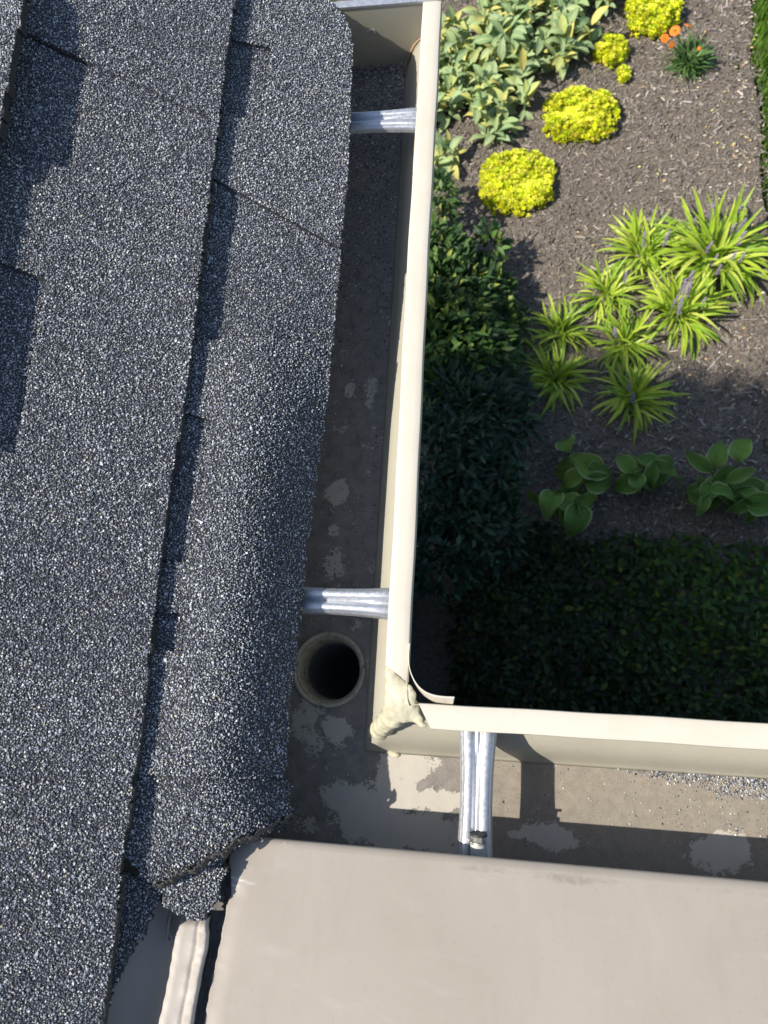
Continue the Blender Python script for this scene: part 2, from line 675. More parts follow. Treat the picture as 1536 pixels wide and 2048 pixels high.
# lawn along the right of the bed
N = 15000
bx = rng.uniform(1.20, 1.60, N)
by = rng.uniform(0.9, 4.3, N)
wob = 1.240 + 0.012 * np.sin(by * 9) + 0.016 * fbm(by * 6, by * 0, 3)
k = bx > wob + rng.normal(0, 0.008, N)
bx, by = bx[k], by[k]
N = len(bx)
ang = rng.uniform(0, 2 * math.pi, N)
lean = rng.uniform(0.15, 0.9, N)
D = np.stack([np.cos(ang) * lean, np.sin(ang) * lean, np.ones(N)], 1)
lawn = bulk_leaves('lawn', np.stack([bx, by, np.zeros(N)], 1), D, np.stack([np.cos(ang), np.sin(ang), np.full(N, .4)], 1), rng.uniform(0.04, 0.085, N), rng.uniform(0.004, 0.007, N),
                   pick([(0.12, 0.25, 0.03), (0.18, 0.34, 0.04), (0.27, 0.43, 0.06), (0.08, 0.17, 0.025)], N), MAT['glossy'], None, 0.3, (1.0, .9, .7, .05))
lawn['label'] = 'bright green mown lawn along the right edge of the mulch bed'
lawn['category'] = 'lawn'

# leafy low ground cover in the shade of the house
N = 15000
bx = rng.uniform(-0.20, 1.9, N)
by = rng.uniform(-0.40, 0.98, N)
edge = 0.80 + 0.06 * fbm(bx * 3, bx * 0, 11) - 0.10 * np.clip(0.25 - bx, 0, 1)
k = (by < edge + rng.normal(0, .02, N))
bx, by, edge = bx[k], by[k], edge[k]
N = len(bx)
gh = 0.13 + 0.11 * fbm(bx, by, 21, 3, 3.0) - 0.16 * np.clip((by - edge + 0.14) / 0.2, 0, 1)
bz = np.clip(gh - np.abs(rng.normal(0, 0.05, N)), 0.01, 1)
ang = rng.uniform(0, 2 * math.pi, N)
D = np.stack([np.cos(ang), np.sin(ang), rng.normal(0.15, .35, N)], 1)
nn = np.stack([rng.normal(0, .3, N), rng.normal(0, .3, N), np.ones(N)], 1)
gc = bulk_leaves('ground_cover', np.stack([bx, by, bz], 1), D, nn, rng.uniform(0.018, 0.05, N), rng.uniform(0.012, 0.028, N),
                 pick([(0.07, 0.16, 0.015), (0.10, 0.22, 0.02), (0.05, 0.12, 0.02), (0.15, 0.29, 0.02), (0.36, 0.42, 0.02)], N, [.32, .3, .2, .14, .04]) * (0.17 + 0.38 * sstep(0.1, 1.1, bx) * sstep(-0.1, 0.6, by) + 0.12 * fbm(bx, by, 22, 3, 5.0))[:, None], MAT['glossy'], None, 0.15)  # deep shade put into the leaf colour, darkest towards the house corner
gc['label'] = 'dense dark green leafy ground cover in the shade below the right-hand gutter'
gc['category'] = 'ground cover'

# ================================================================== THE HOUSE
house = thing('house', 'house whose eaves carry the gutter, its walls hidden in shade below', 'house', (-0.6, -0.5, 0))


def hpart(name, V, F, mat):
    V = np.asarray(V, float) - np.array([-0.6, -0.5, 0])
    return obj(name, mesh_np(name, V, F, mat), house)


def siding(axis):
    """lapped boards down the wall that faces the garden"""
    for i in range(24):
        z0, z1 = 0.05 + i * 0.105, 0.05 + (i + 1) * 0.105 + 0.012
        if axis == 'x':
            P = [(-0.452, y, z) for y in (-0.45, 0.70) for z in (z0, z1)]
            V = np.array([(-0.440, -0.4, z0), (-0.440, 0.70, z0), (-0.449, 0.70, z1), (-0.449, -0.4, z1),
                          (-0.455, -0.4, z0), (-0.455, 0.70, z0), (-0.455, 0.70, z1), (-0.455, -0.4, z1)])
        else:
            V = np.array([(2.2, -0.390, z0), (-0.44, -0.390, z0), (-0.44, -0.399, z1), (2.2, -0.399, z1),
                          (2.2, -0.405, z0), (-0.44, -0.405, z0), (-0.44, -0.405, z1), (2.2, -0.405, z1)])
        F = np.array([(0, 1, 2, 3), (5, 4, 7, 6), (4, 5, 1, 0), (3, 2, 6, 7), (4, 0, 3, 7), (1, 5, 6, 2)])
        hpart('siding_board', V, F, MAT['siding'])


V, F = box_m(-6.2, -0.456, -4.0, 0.70, -0.1, 2.60)
hpart('wall', V, F, MAT['siding'])
V, F = box_m(-0.44, 2.2, -4.0, -0.406, -0.1, 2.60)
hpart('wall', V, F, MAT['siding'])
siding('x')
siding('y')
V, F = box_m(-0.247, -0.224, -0.164, 0.785, 2.62, 2.80)
hpart('fascia', V, F, MAT['siding'])
V, F = box_m(-0.223, 2.2, -0.164, -0.140, 2.62, 2.80)
hpart('fascia', V, F, MAT['siding'])
V, F = box_m(-0.60, -0.248, -0.40, 0.76, 2.602, 2.618)
hpart('soffit', V, F, MAT['siding'])
V, F = box_m(-0.247, 2.2, -0.40, -0.165, 2.602, 2.618)
hpart('soffit', V, F, MAT['siding'])
# gable triangle at the far end of the wing
gv = np.array([(-0.456, 0.66, 2.60), (-6.0, 0.66, 2.60), (-3.2, 0.66, 4.20), (-0.456, 0.70, 2.60), (-6.0, 0.70, 2.60), (-3.2, 0.70, 4.20)])
hpart('gable', gv, [np.array([(0, 1, 2), (5, 4, 3)]), np.array([(0, 3, 4, 1), (1, 4, 5, 2), (2, 5, 3, 0)])], MAT['siding'])

# ================================================================== SHINGLE ROOF
roof = thing('shingle_roof', 'dark charcoal asphalt shingle roof running up the left side', 'roof', (-0.181, 0.2, GZ + 0.024))
RO = np.array([-0.181, 0.2, GZ + 0.024])


def plane_a(X):
    return EAVE_Z + PA * (EAVE_X - X)


def z_course1(X, Y):
    u = EAVE_X - X
    k = (1 - sstep(150, 470, Y)) * (0.55 + 0.45 * sstep(-150, -40, Y))
    uc = np.clip(u, -6, 200)
    prof_ = np.where(uc < 55, -26 + 35 * np.sin(math.pi / 2 * uc / 55), 9 * (1 - sstep(55, 118, uc)))
    return plane_a(X) + k * prof_ + 1.2 * fbm(X, Y, 31, 2, 0.02)


def yA(px, py, off=0):
    return on_a(px, py, off)[1]


def recess(X, Y, segs, tooth):
    """tooth height map: 'tooth' mm on the laminated tabs, 0 in the cut-outs between them (dovetail sides)."""
    h = np.full(np.shape(X), float(tooth))
    for (x_lo, y0, y1, sl0, sl1, x_hi) in segs:
        t = (X - x_lo)
        a = y0 + sl0 * t
        b = y1 + sl1 * t
        m = (Y > a) & (Y < b) & (X < x_hi)
        h[m] = 0.0
    return h


def slab(poly, ztop, thick, cell=2.6, rag=1.6):
    P = np.array(poly)
    x0, y0 = P.min(0) - cell
    x1, y1 = P.max(0) + cell
    xs, ys = np.arange(x0, x1 + cell, cell), np.arange(y0, y1 + cell, cell)
    XX, YY = np.meshgrid(xs, ys, indexing='ij')
    cxm, cym = np.meshgrid(xs[:-1] + cell / 2, ys[:-1] + cell / 2, indexing='ij')
    msk = inpoly(cxm + rag * fbm(cxm, cym, 45, 3, 0.16), cym + rag * fbm(cxm, cym, 46, 3, 0.16), poly)
    Z = ztop(XX, YY)
    n = XX.size
    jx = XX + 0.5 * cell * 0.5 * fbm(XX, YY, 41, 2, 0.3)
    jy = YY + 0.5 * cell * 0.5 * fbm(XX, YY, 43, 2, 0.3)
    V = np.vstack([np.stack([jx, jy, Z], -1).reshape(-1, 3), np.stack([jx, jy, Z - thick], -1).reshape(-1, 3)])
    nv = XX.shape[1]
    i, j = np.nonzero(msk)
    a, b, c, d = i * nv + j, (i + 1) * nv + j, (i + 1) * nv + j + 1, i * nv + j + 1
    F = [np.stack([a, b, c, d], 1), np.stack([d, c, b, a], 1) + n]
    pm = np.pad(msk, 1)
    for di, dj, e0, e1 in ((-1, 0, d, a), (1, 0, b, c), (0, -1, a, b), (0, 1, c, d)):
        k = ~pm[i + 1 + di, j + 1 + dj]
        F.append(np.stack([e1[k], e0[k], e0[k] + n, e1[k] + n], 1))
    F = np.vstack(F)
    used = np.unique(F)
    rm = np.full(len(V), -1)
    rm[used] = np.arange(len(used))
    return V[used], rm[F]


OCT_V = np.array([(1, 0, 0), (-1, 0, 0), (0, 1, 0), (0, -1, 0), (0, 0, 1), (0, 0, -1)], float)
OCT_F = np.array([(0, 2, 4), (2, 1, 4), (1, 3, 4), (3, 0, 4), (2, 0, 5), (1, 2, 5), (3, 1, 5), (0, 3, 5)])


def rand_rot(n):
    q = rng.normal(size=(n, 4))
    q /= np.linalg.norm(q, axis=1, keepdims=True)
    w, x, y, z = q.T
    return np.stack([np.stack([1 - 2 * (y * y + z * z), 2 * (x * y - z * w), 2 * (x * z + y * w)], -1),
                     np.stack([2 * (x * y + z * w), 1 - 2 * (x * x + z * z), 2 * (y * z - x * w)], -1),
                     np.stack([2 * (x * z - y * w), 2 * (y * z + x * w), 1 - 2 * (x * x + y * y)], -1)], 1)


GR_PAL = np.array([(0.080, 0.087, 0.108), (0.155, 0.167, 0.195), (0.26, 0.275, 0.305), (0.40, 0.415, 0.43), (0.56, 0.565, 0.56), (0.42, 0.39, 0.29)])


def granules(name, P, rad, light, parent, origin):
    """P (n,3) mm; light (n,) share of pale stones 0..1"""
    n = len(P)
    S = OCT_V[None] * rng.uniform(0.62, 1.2, (n, 6, 1)) * rng.uniform(0.75, 1.25, (n, 1, 3))
    V = np.einsum('nij,nkj->nki', rand_rot(n), S)
    V[:, :, 2] *= 0.8
    V = V * rad[:, None, None] + P[:, None, :]
    u = rng.uniform(0, 1, n)
    L = np.clip(light, 0, 1)
    cum = np.stack([0.36 - 0.24 * L, 0.62 - 0.32 * L, 0.82 - 0.34 * L, 0.945 - 0.20 * L, 0.985 - 0.02 * L], 1)
    k = (u[:, None] > cum).sum(1)
    c = GR_PAL[k] * rng.uniform(0.75, 1.25, (n, 1))
    W = mm(V.reshape(-1, 3)) - origin
    F = (OCT_F[None] + (np.arange(n) * 6)[:, None, None]).reshape(-1, 3)
    o = obj(name, mesh_np(name, W, F, MAT['granule'], col=np.repeat(c, 6, 0)), parent)
    o['kind'] = 'stuff'
    return o


def shingle(poly, ztop, thick, light=0.45, spacing=1.44, vis=None, parent=roof, toothmap=None, dark_recess=0.3, cell=2.6, rag=1.6):
    def zt(X, Y):
        z = ztop(X, Y)
        if toothmap is not None:
            z = z + toothmap(X, Y)
        return z
    V, F = slab(poly, zt, thick, cell, rag)
    sh = obj('shingle', mesh_np('shingle', mm(V) - RO, F, MAT['asphalt']), parent)
    P = np.array(vis if vis is not None else poly)
    x0, y0 = P.min(0)
    x1, y1 = P.max(0)
    gx, gy = np.meshgrid(np.arange(x0, x1, spacing * 0.92), np.arange(y0, y1, spacing), indexing='ij')
    gx = gx.ravel() + rng.uniform(-.62, .62, gx.size) * spacing
    gy = gy.ravel() + rng.uniform(-.62, .62, gy.size) * spacing
    k = inpoly(gx + rag * fbm(gx, gy, 45, 3, 0.16), gy + rag * fbm(gx, gy, 46, 3, 0.16), poly)
    if vis is not None:
        k &= inpoly(gx, gy, vis)
    gx, gy = gx[k], gy[k]
    gzv = zt(gx, gy)
    n = len(gx)
    L = light + 0.42 * fbm(gx, gy, 51, 3, 0.010) + 0.15 * fbm(gx, gy, 52, 2, 0.05)
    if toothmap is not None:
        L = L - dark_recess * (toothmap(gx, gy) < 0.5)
    rad = np.clip(rng.lognormal(math.log(0.86), 0.27, n), 0.45, 1.8)
    granules('granules', np.stack([gx, gy, gzv + rad * 0.25], 1), rad, L, sh, RO)
    return sh


# --- lower course (its edge hangs over the gutter)
c1_right = [on_a(*q, off=o_) for q, o_ in (((640, -6), 0), ((668, 14), 0), ((690, 38), 0), ((703, 66), 0), ((707, 96), 0), ((704, 200), 0), ((697, 360), 0), ((679, 560), -4), ((659, 760), -12), ((634, 950), -20), ((615, 1100), -24), ((606, 1200), -24), ((597, 1300), -25), ((585, 1400), -24), ((577, 1500), -22), ((570, 1556), -20))]
c1_seg = []


def seg1(pa, pb, sl0=0.0, sl1=0.0, xhi=1e9):
    c1_seg.append((-288.0, yA(*pb), yA(*pa), sl0, sl1, xhi))


seg1((450, 80), (440, 228), -0.05, 0.1, -250)
seg1((430, 362), (405, 690), 0.25, -0.36)
seg1((385, 830), (345, 1130), 0.2, -0.2, -262)
seg1((320, 1225), (310, 1300), 0, 0, -262)
seg1((285, 1545), (265, 1800), 0, -0.02)


def tooth1(X, Y):
    return recess(X, Y, c1_seg, 4.5)


polyA1 = c1_right + [on_a(395, 1556), on_a(240, 1530), (-345, on_a(240, 1530)[1]), (-345, 790)]
shingle(polyA1, z_course1, 4.0, 0.45, cell=1.6, vis=[(-320, -400), (-120, -400), (-120, 830), (-320, 830)], toothmap=tooth1)
# the torn last piece by the corner, its cut edge running down to the left
low_cut = [on_a(*q, off=-8) for q in ((569, 1561), (577, 1580), (572, 1605), (580, 1628), (560, 1643), (520, 1662), (488, 1672), (468, 1690), (440, 1704), (410, 1722), (384, 1736), (350, 1750), (325, 1764), (300, 1752))]
polyA2 = low_cut + [on_a(250, 1710), (-345, on_a(250, 1710)[1]), (-345, on_a(240, 1524)[1]), on_a(240, 1524), on_a(395, 1546)]


def z_course1b(X, Y):
    return z_course1(X, Y) + 5.0 * (1 - sstep(-110, -60, Y)) * sstep(-235, -190, X) + 1.0


a2 = shingle(polyA2, z_course1b, 4.0, 0.5, cell=1.7, rag=2.2, vis=[(-330, -400), (-120, -400), (-120, 830), (-330, 830)], toothmap=tooth1)
# ragged starter layer below it, reaching down the valley
tongue = [on_a(*q, off=-16) for q in ((585, 1612), (582, 1646), (556, 1656), (520, 1672), (486, 1690), (464, 1698), (458, 1730), (456, 1762), (444, 1790), (437, 1812), (424, 1822), (408, 1834), (392, 1828), (372, 1832), (352, 1815), (338, 1800), (336, 1775))]
starter = tongue + [on_a(300, 1770, -16), on_a(296, 1640, -16), on_a(400, 1640, -16)]
shingle(starter, lambda X, Y: z_course1b(X, Y) - 6.0 - 3 * (1 - sstep(-190, -140, Y)), 3.0, 0.6, cell=1.5, rag=6.0)
# bare, frayed cut edge of the torn piece, sloping down onto the layer below
cut = np.array(low_cut[3:13])
tk = np.linspace(0, 1, len(cut))
R = []
for i, t in enumerate(np.linspace(0, 1, 70)):
    X, Y = np.interp(t, tk, cut[:, 0]), np.interp(t, tk, cut[:, 1])
    e = 1.3 * math.sin(i * 0.43) + 0.9 * math.sin(i * 1.17 + 1) + 0.7 * math.sin(i * 2.9)
    row = []
    for q, dz in ((0, 0.9), (0.25, 0.7), (0.55, -0.9), (0.8, -3.0), (1, -6.5)):
        off = (-0.4 + 3.0 * q) + e * (0.75 + 0.5 * q)
        x, y = X - off * -0.30, Y - off * 0.95
        row.append((x, y, float(z_course1b(np.array([X]), np.array([Y]))[0]) + dz + 5 + 0.3 * math.sin(i * 2.7)))
    R.append(row)
V, F = shell(np.array(R), -1.2)
m_ = M('frayed_asphalt')
m_.set(m_.ramp(m_.noise(700, 4, 0.7), [(0.3, (0.03, 0.028, 0.026)), (0.6, (0.10, 0.09, 0.08)), (0.8, (0.25, 0.23, 0.2))]), 0.85)
m_.bump(m_.noise(900, 3), 1.0, 0.0015)
obj('torn_edge', mesh_np('torn_edge', mm(V) - RO, F, m_.m), a2)
# leftover piece in the shade beside the upper course
scrap = [on_a(*q, off=-14) for q in ((335, 1772), (322, 1800), (312, 1812), (300, 1850), (282, 1880), (262, 1925), (240, 1960), (222, 2000), (214, 2010), (180, 2010), (200, 1740), (300, 1745))]
shingle(scrap, lambda X, Y: plane_a(X) - 7.0 + 3.0 * fbm(X, Y, 71, 2, 0.03), 3.0, 0.2, cell=1.7, rag=4.0)

# --- middle course
c2_off = 13.5
e2 = [on_a(*q, off=c2_off) for q in ((472, -20), (470, 0), (452, 120), (437, 260), (424, 350), (416, 420), (400, 540), (386, 690), (366, 830), (347, 930), (334, 1010), (322, 1110), (314, 1190), (300, 1300), (290, 1400), (277, 1500), (262, 1600), (247, 1700), (238, 1790), (229, 1880), (217, 1960), (205, 2048), (198, 2110), (185, 2300))]


def z_course2(X, Y):
    t = np.clip((-287 - X) / 175, 0, 1.5)
    return plane_a(X) + c2_off - 4.5 * t + 1.0 * fbm(X, Y, 33, 2, 0.018)


c2_seg = []
yl = lambda px, py: on_a(px, py, 8)
(ax, ay), (bx_, by_) = yl(60, 70), yl(430, 248)
s_top = (by_ - ay) / (bx_ - ax)
(cx_, cy_), (dx_, dy_) = yl(95, 318), yl(165, 322)
c2_seg.append((ax, yl(20, 312)[1], ay, 0.02, s_top, yl(170, 220)[0]))
(ax2, ay2), (bx2, by2) = yl(0, 525), yl(90, 560)
c2_seg.append((ax2, yl(0, 905)[1], ay2, 0.05, (by2 - ay2) / (bx2 - ax2), yl(72, 700)[0]))


def tooth2(X, Y):
    h = recess(X, Y, c2_seg, 5.0)
    # the slanting joint that runs on down from the first cut-out
    d = (Y - (ay + s_top * (X - ax)))
    h[(np.abs(d + 1.2) < 1.6) & (X > ax) & (X < bx_)] -= 2.2
    return h - 5.0


visL = [(-520, -420), (-150, -420), (-150, 830), (-520, 830)]
shingle(e2 + [(-520, e2[-1][1]), (-520, 800)], z_course2, 5.0, 0.55, vis=visL, toothmap=tooth2)
# dark starter strip of the same course, showing as the thick edge under it
e2b = [(x - 2.2 + 1.2 * math.sin(y * 0.07), y) for x, y in e2]
V, F = slab(e2b + [(-345, e2[-1][1]), (-345, 800)], lambda X, Y: z_course2(X, Y) - 5.2, 5.5, 3.5)
obj('shingle', mesh_np('shingle', mm(V) - RO, F, MAT['asphalt']), roof)

# --- upper course: lifted lower edge that throws the broad shadow at top left
c3_off = 34.0
e3 = [on_a(*q, off=c3_off) for q in ((49, -30), (45, 0), (40, 60), (34, 66), (22, 130), (10, 190), (-2, 255), (-28, 318), (-52, 330), (-66, 400), (-88, 500), (-74, 520), (-92, 620), (-110, 720), (-135, 860), (-170, 1000))]


def z_course3(X, Y):
    t = np.clip((-435 - X) / 90, 0, 1)
    return plane_a(X) + c3_off - 22 * sstep(0, 1, t) + 1.0 * fbm(X, Y, 35, 2, 0.02)


shingle(e3 + [(-640, e3[-1][1]), (-640, 800)], z_course3, 9.0, 0.62, vis=[(-500, -420), (-150, -420), (-150, 830), (-500, 830)])
for (ya, yb) in ((e3[-1][1] - 1, -300),):
    V, F = slab([(-520, ya), (-520, yb), (-640, yb), (-640, ya)], z_course3, 6.0, 6)
    obj('shingle', mesh_np('shingle', mm(V) - RO, F, MAT['asphalt']), roof)

# the rest of the roof: deck, upper field and far slope (out of the frame, they shade the garden)


def roofdeck():
    ys = (-4.0, 0.782)
    P = [(-0.185, 2.80 + 0.012), (-3.2, 2.80 + 0.012 + 1.5075), (-6.2, 2.80 + 0.012)]
    V, Fq = [], []
    for (x, z) in P:
        for y in ys:
            V += [(x, y, z), (x, y, z - 0.02)]
    V = np.array(V) - RO
    # the near strip stays short of the corner so it does not cover the metal roof
    F = []
    for a in (0, 4):
        F += [(a, a + 4, a + 6, a + 2), (a + 1, a + 3, a + 7, a + 5), (a, a + 1, a + 5, a + 4), (a + 2, a + 6, a + 7, a + 3)]
    F += [(0, 2, 3, 1), (8, 9, 11, 10)]
    return V, np.array(F)


# deck panels: one beside the gutter (ends at the corner), one further up
def prism_strip(x0, x1, y0, y1, off, th):
    z0, z1 = plane_a(x0) + off, plane_a(x1) + off
    V = np.array([(x0, y0, z0), (x1, y0, z1), (x1, y1, z1), (x0, y1, z0), (x0, y0, z0 - th), (x1, y0, z1 - th), (x1, y1, z1 - th), (x0, y1, z0 - th)], float)
    F = np.array([(0, 3, 2, 1), (4, 5, 6, 7), (0, 1, 5, 4), (1, 2, 6, 5), (2, 3, 7, 6), (3, 0, 4, 7)])
    return mm(V) - RO, F


V, F = prism_strip(-212, -3200, -95, 765, -30, 16)
obj('deck', mesh_np('deck', V, F, MAT['wood']), roof)
V, F = prism_strip(-345, -3200, -4000, -96, -30, 16)
obj('deck', mesh_np('deck', V, F, MAT['wood']), roof)
V, F = prism_strip(-640, -3200, -4000, 790, -2, 8)
o = obj('upper_field', mesh_np('upper_field', V, F, MAT['asphalt']), roof)
V = np.array([(-3200, -4000, plane_a(-3200)), (-3200, 790, plane_a(-3200)), (-6200, 790, plane_a(-200)), (-6200, -4000, plane_a(-200))], float)
V = np.vstack([V, V - (0, 0, 20)])
F = np.array([(0, 1, 2, 3), (7, 6, 5, 4), (0, 4, 5, 1), (1, 5, 6, 2), (2, 6, 7, 3), (3, 7, 4, 0)])
obj('far_slope', mesh_np('far_slope', mm(V) - RO, F, MAT['asphalt']), roof)

# ================================================================== METAL ROOF
mroof = thing('metal_roof', 'smooth tan sheet metal roof with rolled edge above the right-hand gutter', 'roof', (0.2, -0.117, GZ + 0.02))
MO = np.array([0.2, -0.117, GZ + 0.02])


def plane_b(Y):
    return EZB + PB * (EAVE_Y - Y)


# left edge of the sheet, ragged; rows run from the rolled drip edge up the slope
ledge = np.array([on_b(*q) for q in ((497, 1680), (470, 1697), (458, 1712), (461, 1745), (462, 1790), (452, 1815), (447, 1850), (436, 1905), (425, 1950), (416, 2000), (408, 2048), (400, 2120))])
vs = np.concatenate([np.linspace(0, 150, 110), np.linspace(160, 900, 20)])          # distance up the slope
xs_t = np.concatenate([np.linspace(0, 1, 220) ** 1.0])
rows = []
grime, scratch = [], []
(s1a, s1b) = (on_b(463, 1756), on_b(513, 1770))
(s2a, s2b) = (on_b(462, 1771), on_b(496, 1772))
(s3a, s3b) = (on_b(503, 1682), on_b(510, 1697))
(s4a, s4b) = (on_b(568, 1690), on_b(573, 1694))


def segd(X, Y, a, b):
    ax, ay = a
    dx, dy = b[0] - ax, b[1] - ay
    t = np.clip(((X - ax) * dx + (Y - ay) * dy) / (dx * dx + dy * dy), 0, 1)
    return np.hypot(X - ax - t * dx, Y - ay - t * dy), t


yy_sorted = ledge[::-1]
G, Sx = [], []
roll = [(-3.5, -9.0), (-1.2, -9.5), (1.0, -7.0), (1.5, -3.6), (0.6, -1.2), (-1.5, -0.1)]   # rolled edge: (dy, dz)
full = []
for (dy, dz) in roll:
    Y = EAVE_Y + dy
    full.append((Y, EZB + dz))
for v in vs[1:]:
    Y = EAVE_Y - 1.5 - v
    full.append((Y, plane_b(Y) + 0.0))
for (Y, z) in full:
    xl = np.interp(Y, yy_sorted[:, 1], yy_sorted[:, 0])
    if Y > -118.6:
        xl = ledge[0][0] + 2
    X = xl + xs_t * (760 - xl)
    X = xl + (X - xl) * (0.25 + 0.75 * xs_t)
    zz = np.full_like(X, z)
    near = np.exp(-((X - xl) / 9.0) ** 2)
    if Y < -119:
        zz = zz + 0.5 * fbm(X, np.full_like(X, Y), 61, 2, 0.012) - 1.4 * near * sstep(-125, -160, np.array(Y)) + 0.35 * near * np.sin(Y * 0.13) + 0.7 * fbm(X, np.full_like(X, Y), 67, 2, 0.006)
        X = X + near * 1.1 * fbm(np.full_like(X, Y), X * 0, 62, 3, 0.25)
    rows.append(np.stack([X, np.full_like(X, Y), zz], 1))
    band = np.exp(-((EAVE_Y - Y - 6.0) / 4.5) ** 2) * sstep(-60, -10, X) * (0.55 + 0.45 * fbm(X, X * 0, 63, 3, 0.018))
    band = band + 0.5 * np.exp(-((EAVE_Y - Y - 9.0) / 5.0) ** 2) * np.exp(-((X - 62) / 26) ** 2)
    band = np.clip(band, 0, 1)
    sc_ = np.zeros_like(X)
    for a_, b_, w_ in ((s1a, s1b, 0.75), (s2a, s2b, 0.45), (s3a, s3b, 0.5), (s4a, s4b, 0.35)):
        dd, t = segd(X, Y, a_, b_)
        sc_ = np.maximum(sc_, np.clip(1.3 - dd / w_, 0, 1) * (1 - 0.75 * t))
    G.append(band)
    Sx.append(sc_)
V, F = shell(np.array(rows)[:, ::-1], 0.9)
g1, s1 = np.array(G)[:, ::-1].ravel(), np.array(Sx)[:, ::-1].ravel()
obj('sheet', mesh_np('sheet', mm(V) - MO, F, MAT['roof_panel'], True, attrs={'grime': np.concatenate([g1, g1]), 'scratch': np.concatenate([s1, s1])}), mroof)

# weathered boards under the torn seam, each board of its own
for k, (x0, x1) in enumerate(((-252, -206), (-204, -60), (-58, 90), (92, 240), (242, 390), (392, 540), (542, 700))):
    V = []
    for dz in (0, -18):
        for (X, Y) in ((x0, -141), (x1, -141), (x1, -900), (x0, -900)):
            V.append((X, Y, plane_b(Y) - 11 + dz))
    F = np.array([(0, 3, 2, 1), (4, 5, 6, 7), (0, 1, 5, 4), (1, 2, 6, 5), (2, 3, 7, 6), (3, 0, 4, 7)])
    obj('deck_board', mesh_np('deck_board', mm(np.array(V)) - MO, F, MAT['wood']), mroof)

# folded flashing strip beside the seam, buckled along its right-hand hem
ctr_l = [on_b(*q, off=7) for q in ((366, 1834), (352, 1865), (345, 1905), (338, 1950), (328, 2000), (317, 2048), (300, 2120))]
ctr_r = [on_b(*q, off=7) for q in ((412, 1838), (416, 1868), (412, 1905), (401, 1950), (393, 2000), (384, 2048), (368, 2120))]
nn_ = 60
tt = np.linspace(0, 1, nn_)
tk = np.linspace(0, 1, len(ctr_l))
Lx, Ly = np.interp(tt, tk, [p[0] for p in ctr_l]), np.interp(tt, tk, [p[1] for p in ctr_l])
Rx, Ry = np.interp(tt, tk, [p[0] for p in ctr_r]), np.interp(tt, tk, [p[1] for p in ctr_r])
prof = [(0.0, -6), (0.0, 0.0), (0.04, 1.2), (0.25, 0.2), (0.5, -0.2), (0.62, 0.0), (0.66, -1.8), (0.70, 0.6), (0.78, 2.6), (0.86, 1.4), (0.93, 2.8), (1.0, 1.0), (1.0, -3.5), (0.96, -7)]
R3 = []
for i, t in enumerate(tt):
    row = []
    for (q, dz) in prof:
        wv = (0.8 * math.sin(i * 0.37 + q * 2) + 0.9 * float(fbm(np.array([i * 0.45]), np.array([q * 9.0]), 66, 3, 1.0)[0])) * (1 if q > 0.6 else 0.15)
        X = Lx[i] + (Rx[i] - Lx[i]) * q + (0.5 * wv if q > 0.6 else 0.25 * math.sin(i * 0.9))
        Y = Ly[i] + (Ry[i] - Ly[i]) * q
        endlift = -5.0 * math.exp(-(i / 3.0) ** 2)
        row.append((X, Y, plane_b(Y) + 7 + dz + (wv * 0.7 if q > 0.6 else 0) + endlift))
    R3.append(row)
V, F = shell(np.array(R3), 0.7)
obj('flashing_strip', mesh_np('flashing_strip', mm(V) - MO, F, MAT['strip'], True), mroof)
# valley pan in the shade to the left of it
R4 = []
for py in np.linspace(1800, 2230, 50):
    a = on_a(190, py, -26)
    b = on_b(388 - (py - 1800) * 0.20, py, -6)
    row = []
    for q in np.linspace(0, 1, 14):
        X, Y = a[0] + (b[0] - a[0]) * q, a[1] + (b[1] - a[1]) * q
        za, zb = plane_a(X) - 26, plane_b(Y) - 6
        k = sstep(0.45, 0.95, q)
        row.append((X, Y, za * (1 - k) + zb * k))
    R4.append(row)
V, F = shell(np.array(R4), 0.8)
obj('valley_pan', mesh_np('valley_pan', mm(V) - MO, F, MAT['roof_metal'], True), mroof)
# a curled tag of metal sticking up out of the valley
R5 = []
for i in range(16):
    t = i / 15
    px, py = 342 - 10 * math.sin(t * 2.2), 1822 + 62 * t
    X, Y = on_b(px, py, 4)
    w5 = 4.2 * math.sin(math.pi * min(1, t * 0.85 + 0.15)) + 0.4
    R5.append([(X - w5 * 0.5, Y, plane_b(Y) + 2 - 4 * t), (X, Y, plane_b(Y) + 4.5 - 4 * t), (X + w5 * 0.5, Y, plane_b(Y) + 8 - 5 * t)])
V, F = shell(np.array(R5), 0.5)
obj('metal_tag', mesh_np('metal_tag', mm(V) - MO, F, MAT['roof_metal'], True), mroof)

# ================================================================== GUTTER
gut = thing('gutter', 'L-shaped cream gutter with sealed inside corner, granule-stained floor and aluminium hangers', 'gutter', (-0.15, 0.0, GZ - 0.085))
GO = np.array([-0.15, 0.0, GZ - 0.085])
LX, LY = -80.5, 4.3            # outer faces of the lips
YEND = 777.0
XEND = 430.0
FLOOR = -85.0


def gpart(name, V, F, mat, smooth=False, **kw):
    return obj(name, mesh_np(name, mm(V) - GO, F, mat, smooth, **kw), gut)


# front wall profile as (distance inward from the outer lip, z): floor edge up the ogee to the face
front = [(49.5, -85), (47.2, -82.5), (44.5, -77), (42, -71), (39.4, -65), (36.0, -58.5), (31.0, -52), (24.5, -46.5), (17.5, -42), (11, -37.5), (6.0, -32), (3.2, -26), (2.4, -20), (2.2, -12), (2.2, -5)]
back_a, back_b = 141.5, 142.3
back = [(0, -85), (0, -60), (0, -30), (0, -4)]


def runA(d, y):
    return (LX - d, y)


ns = 60
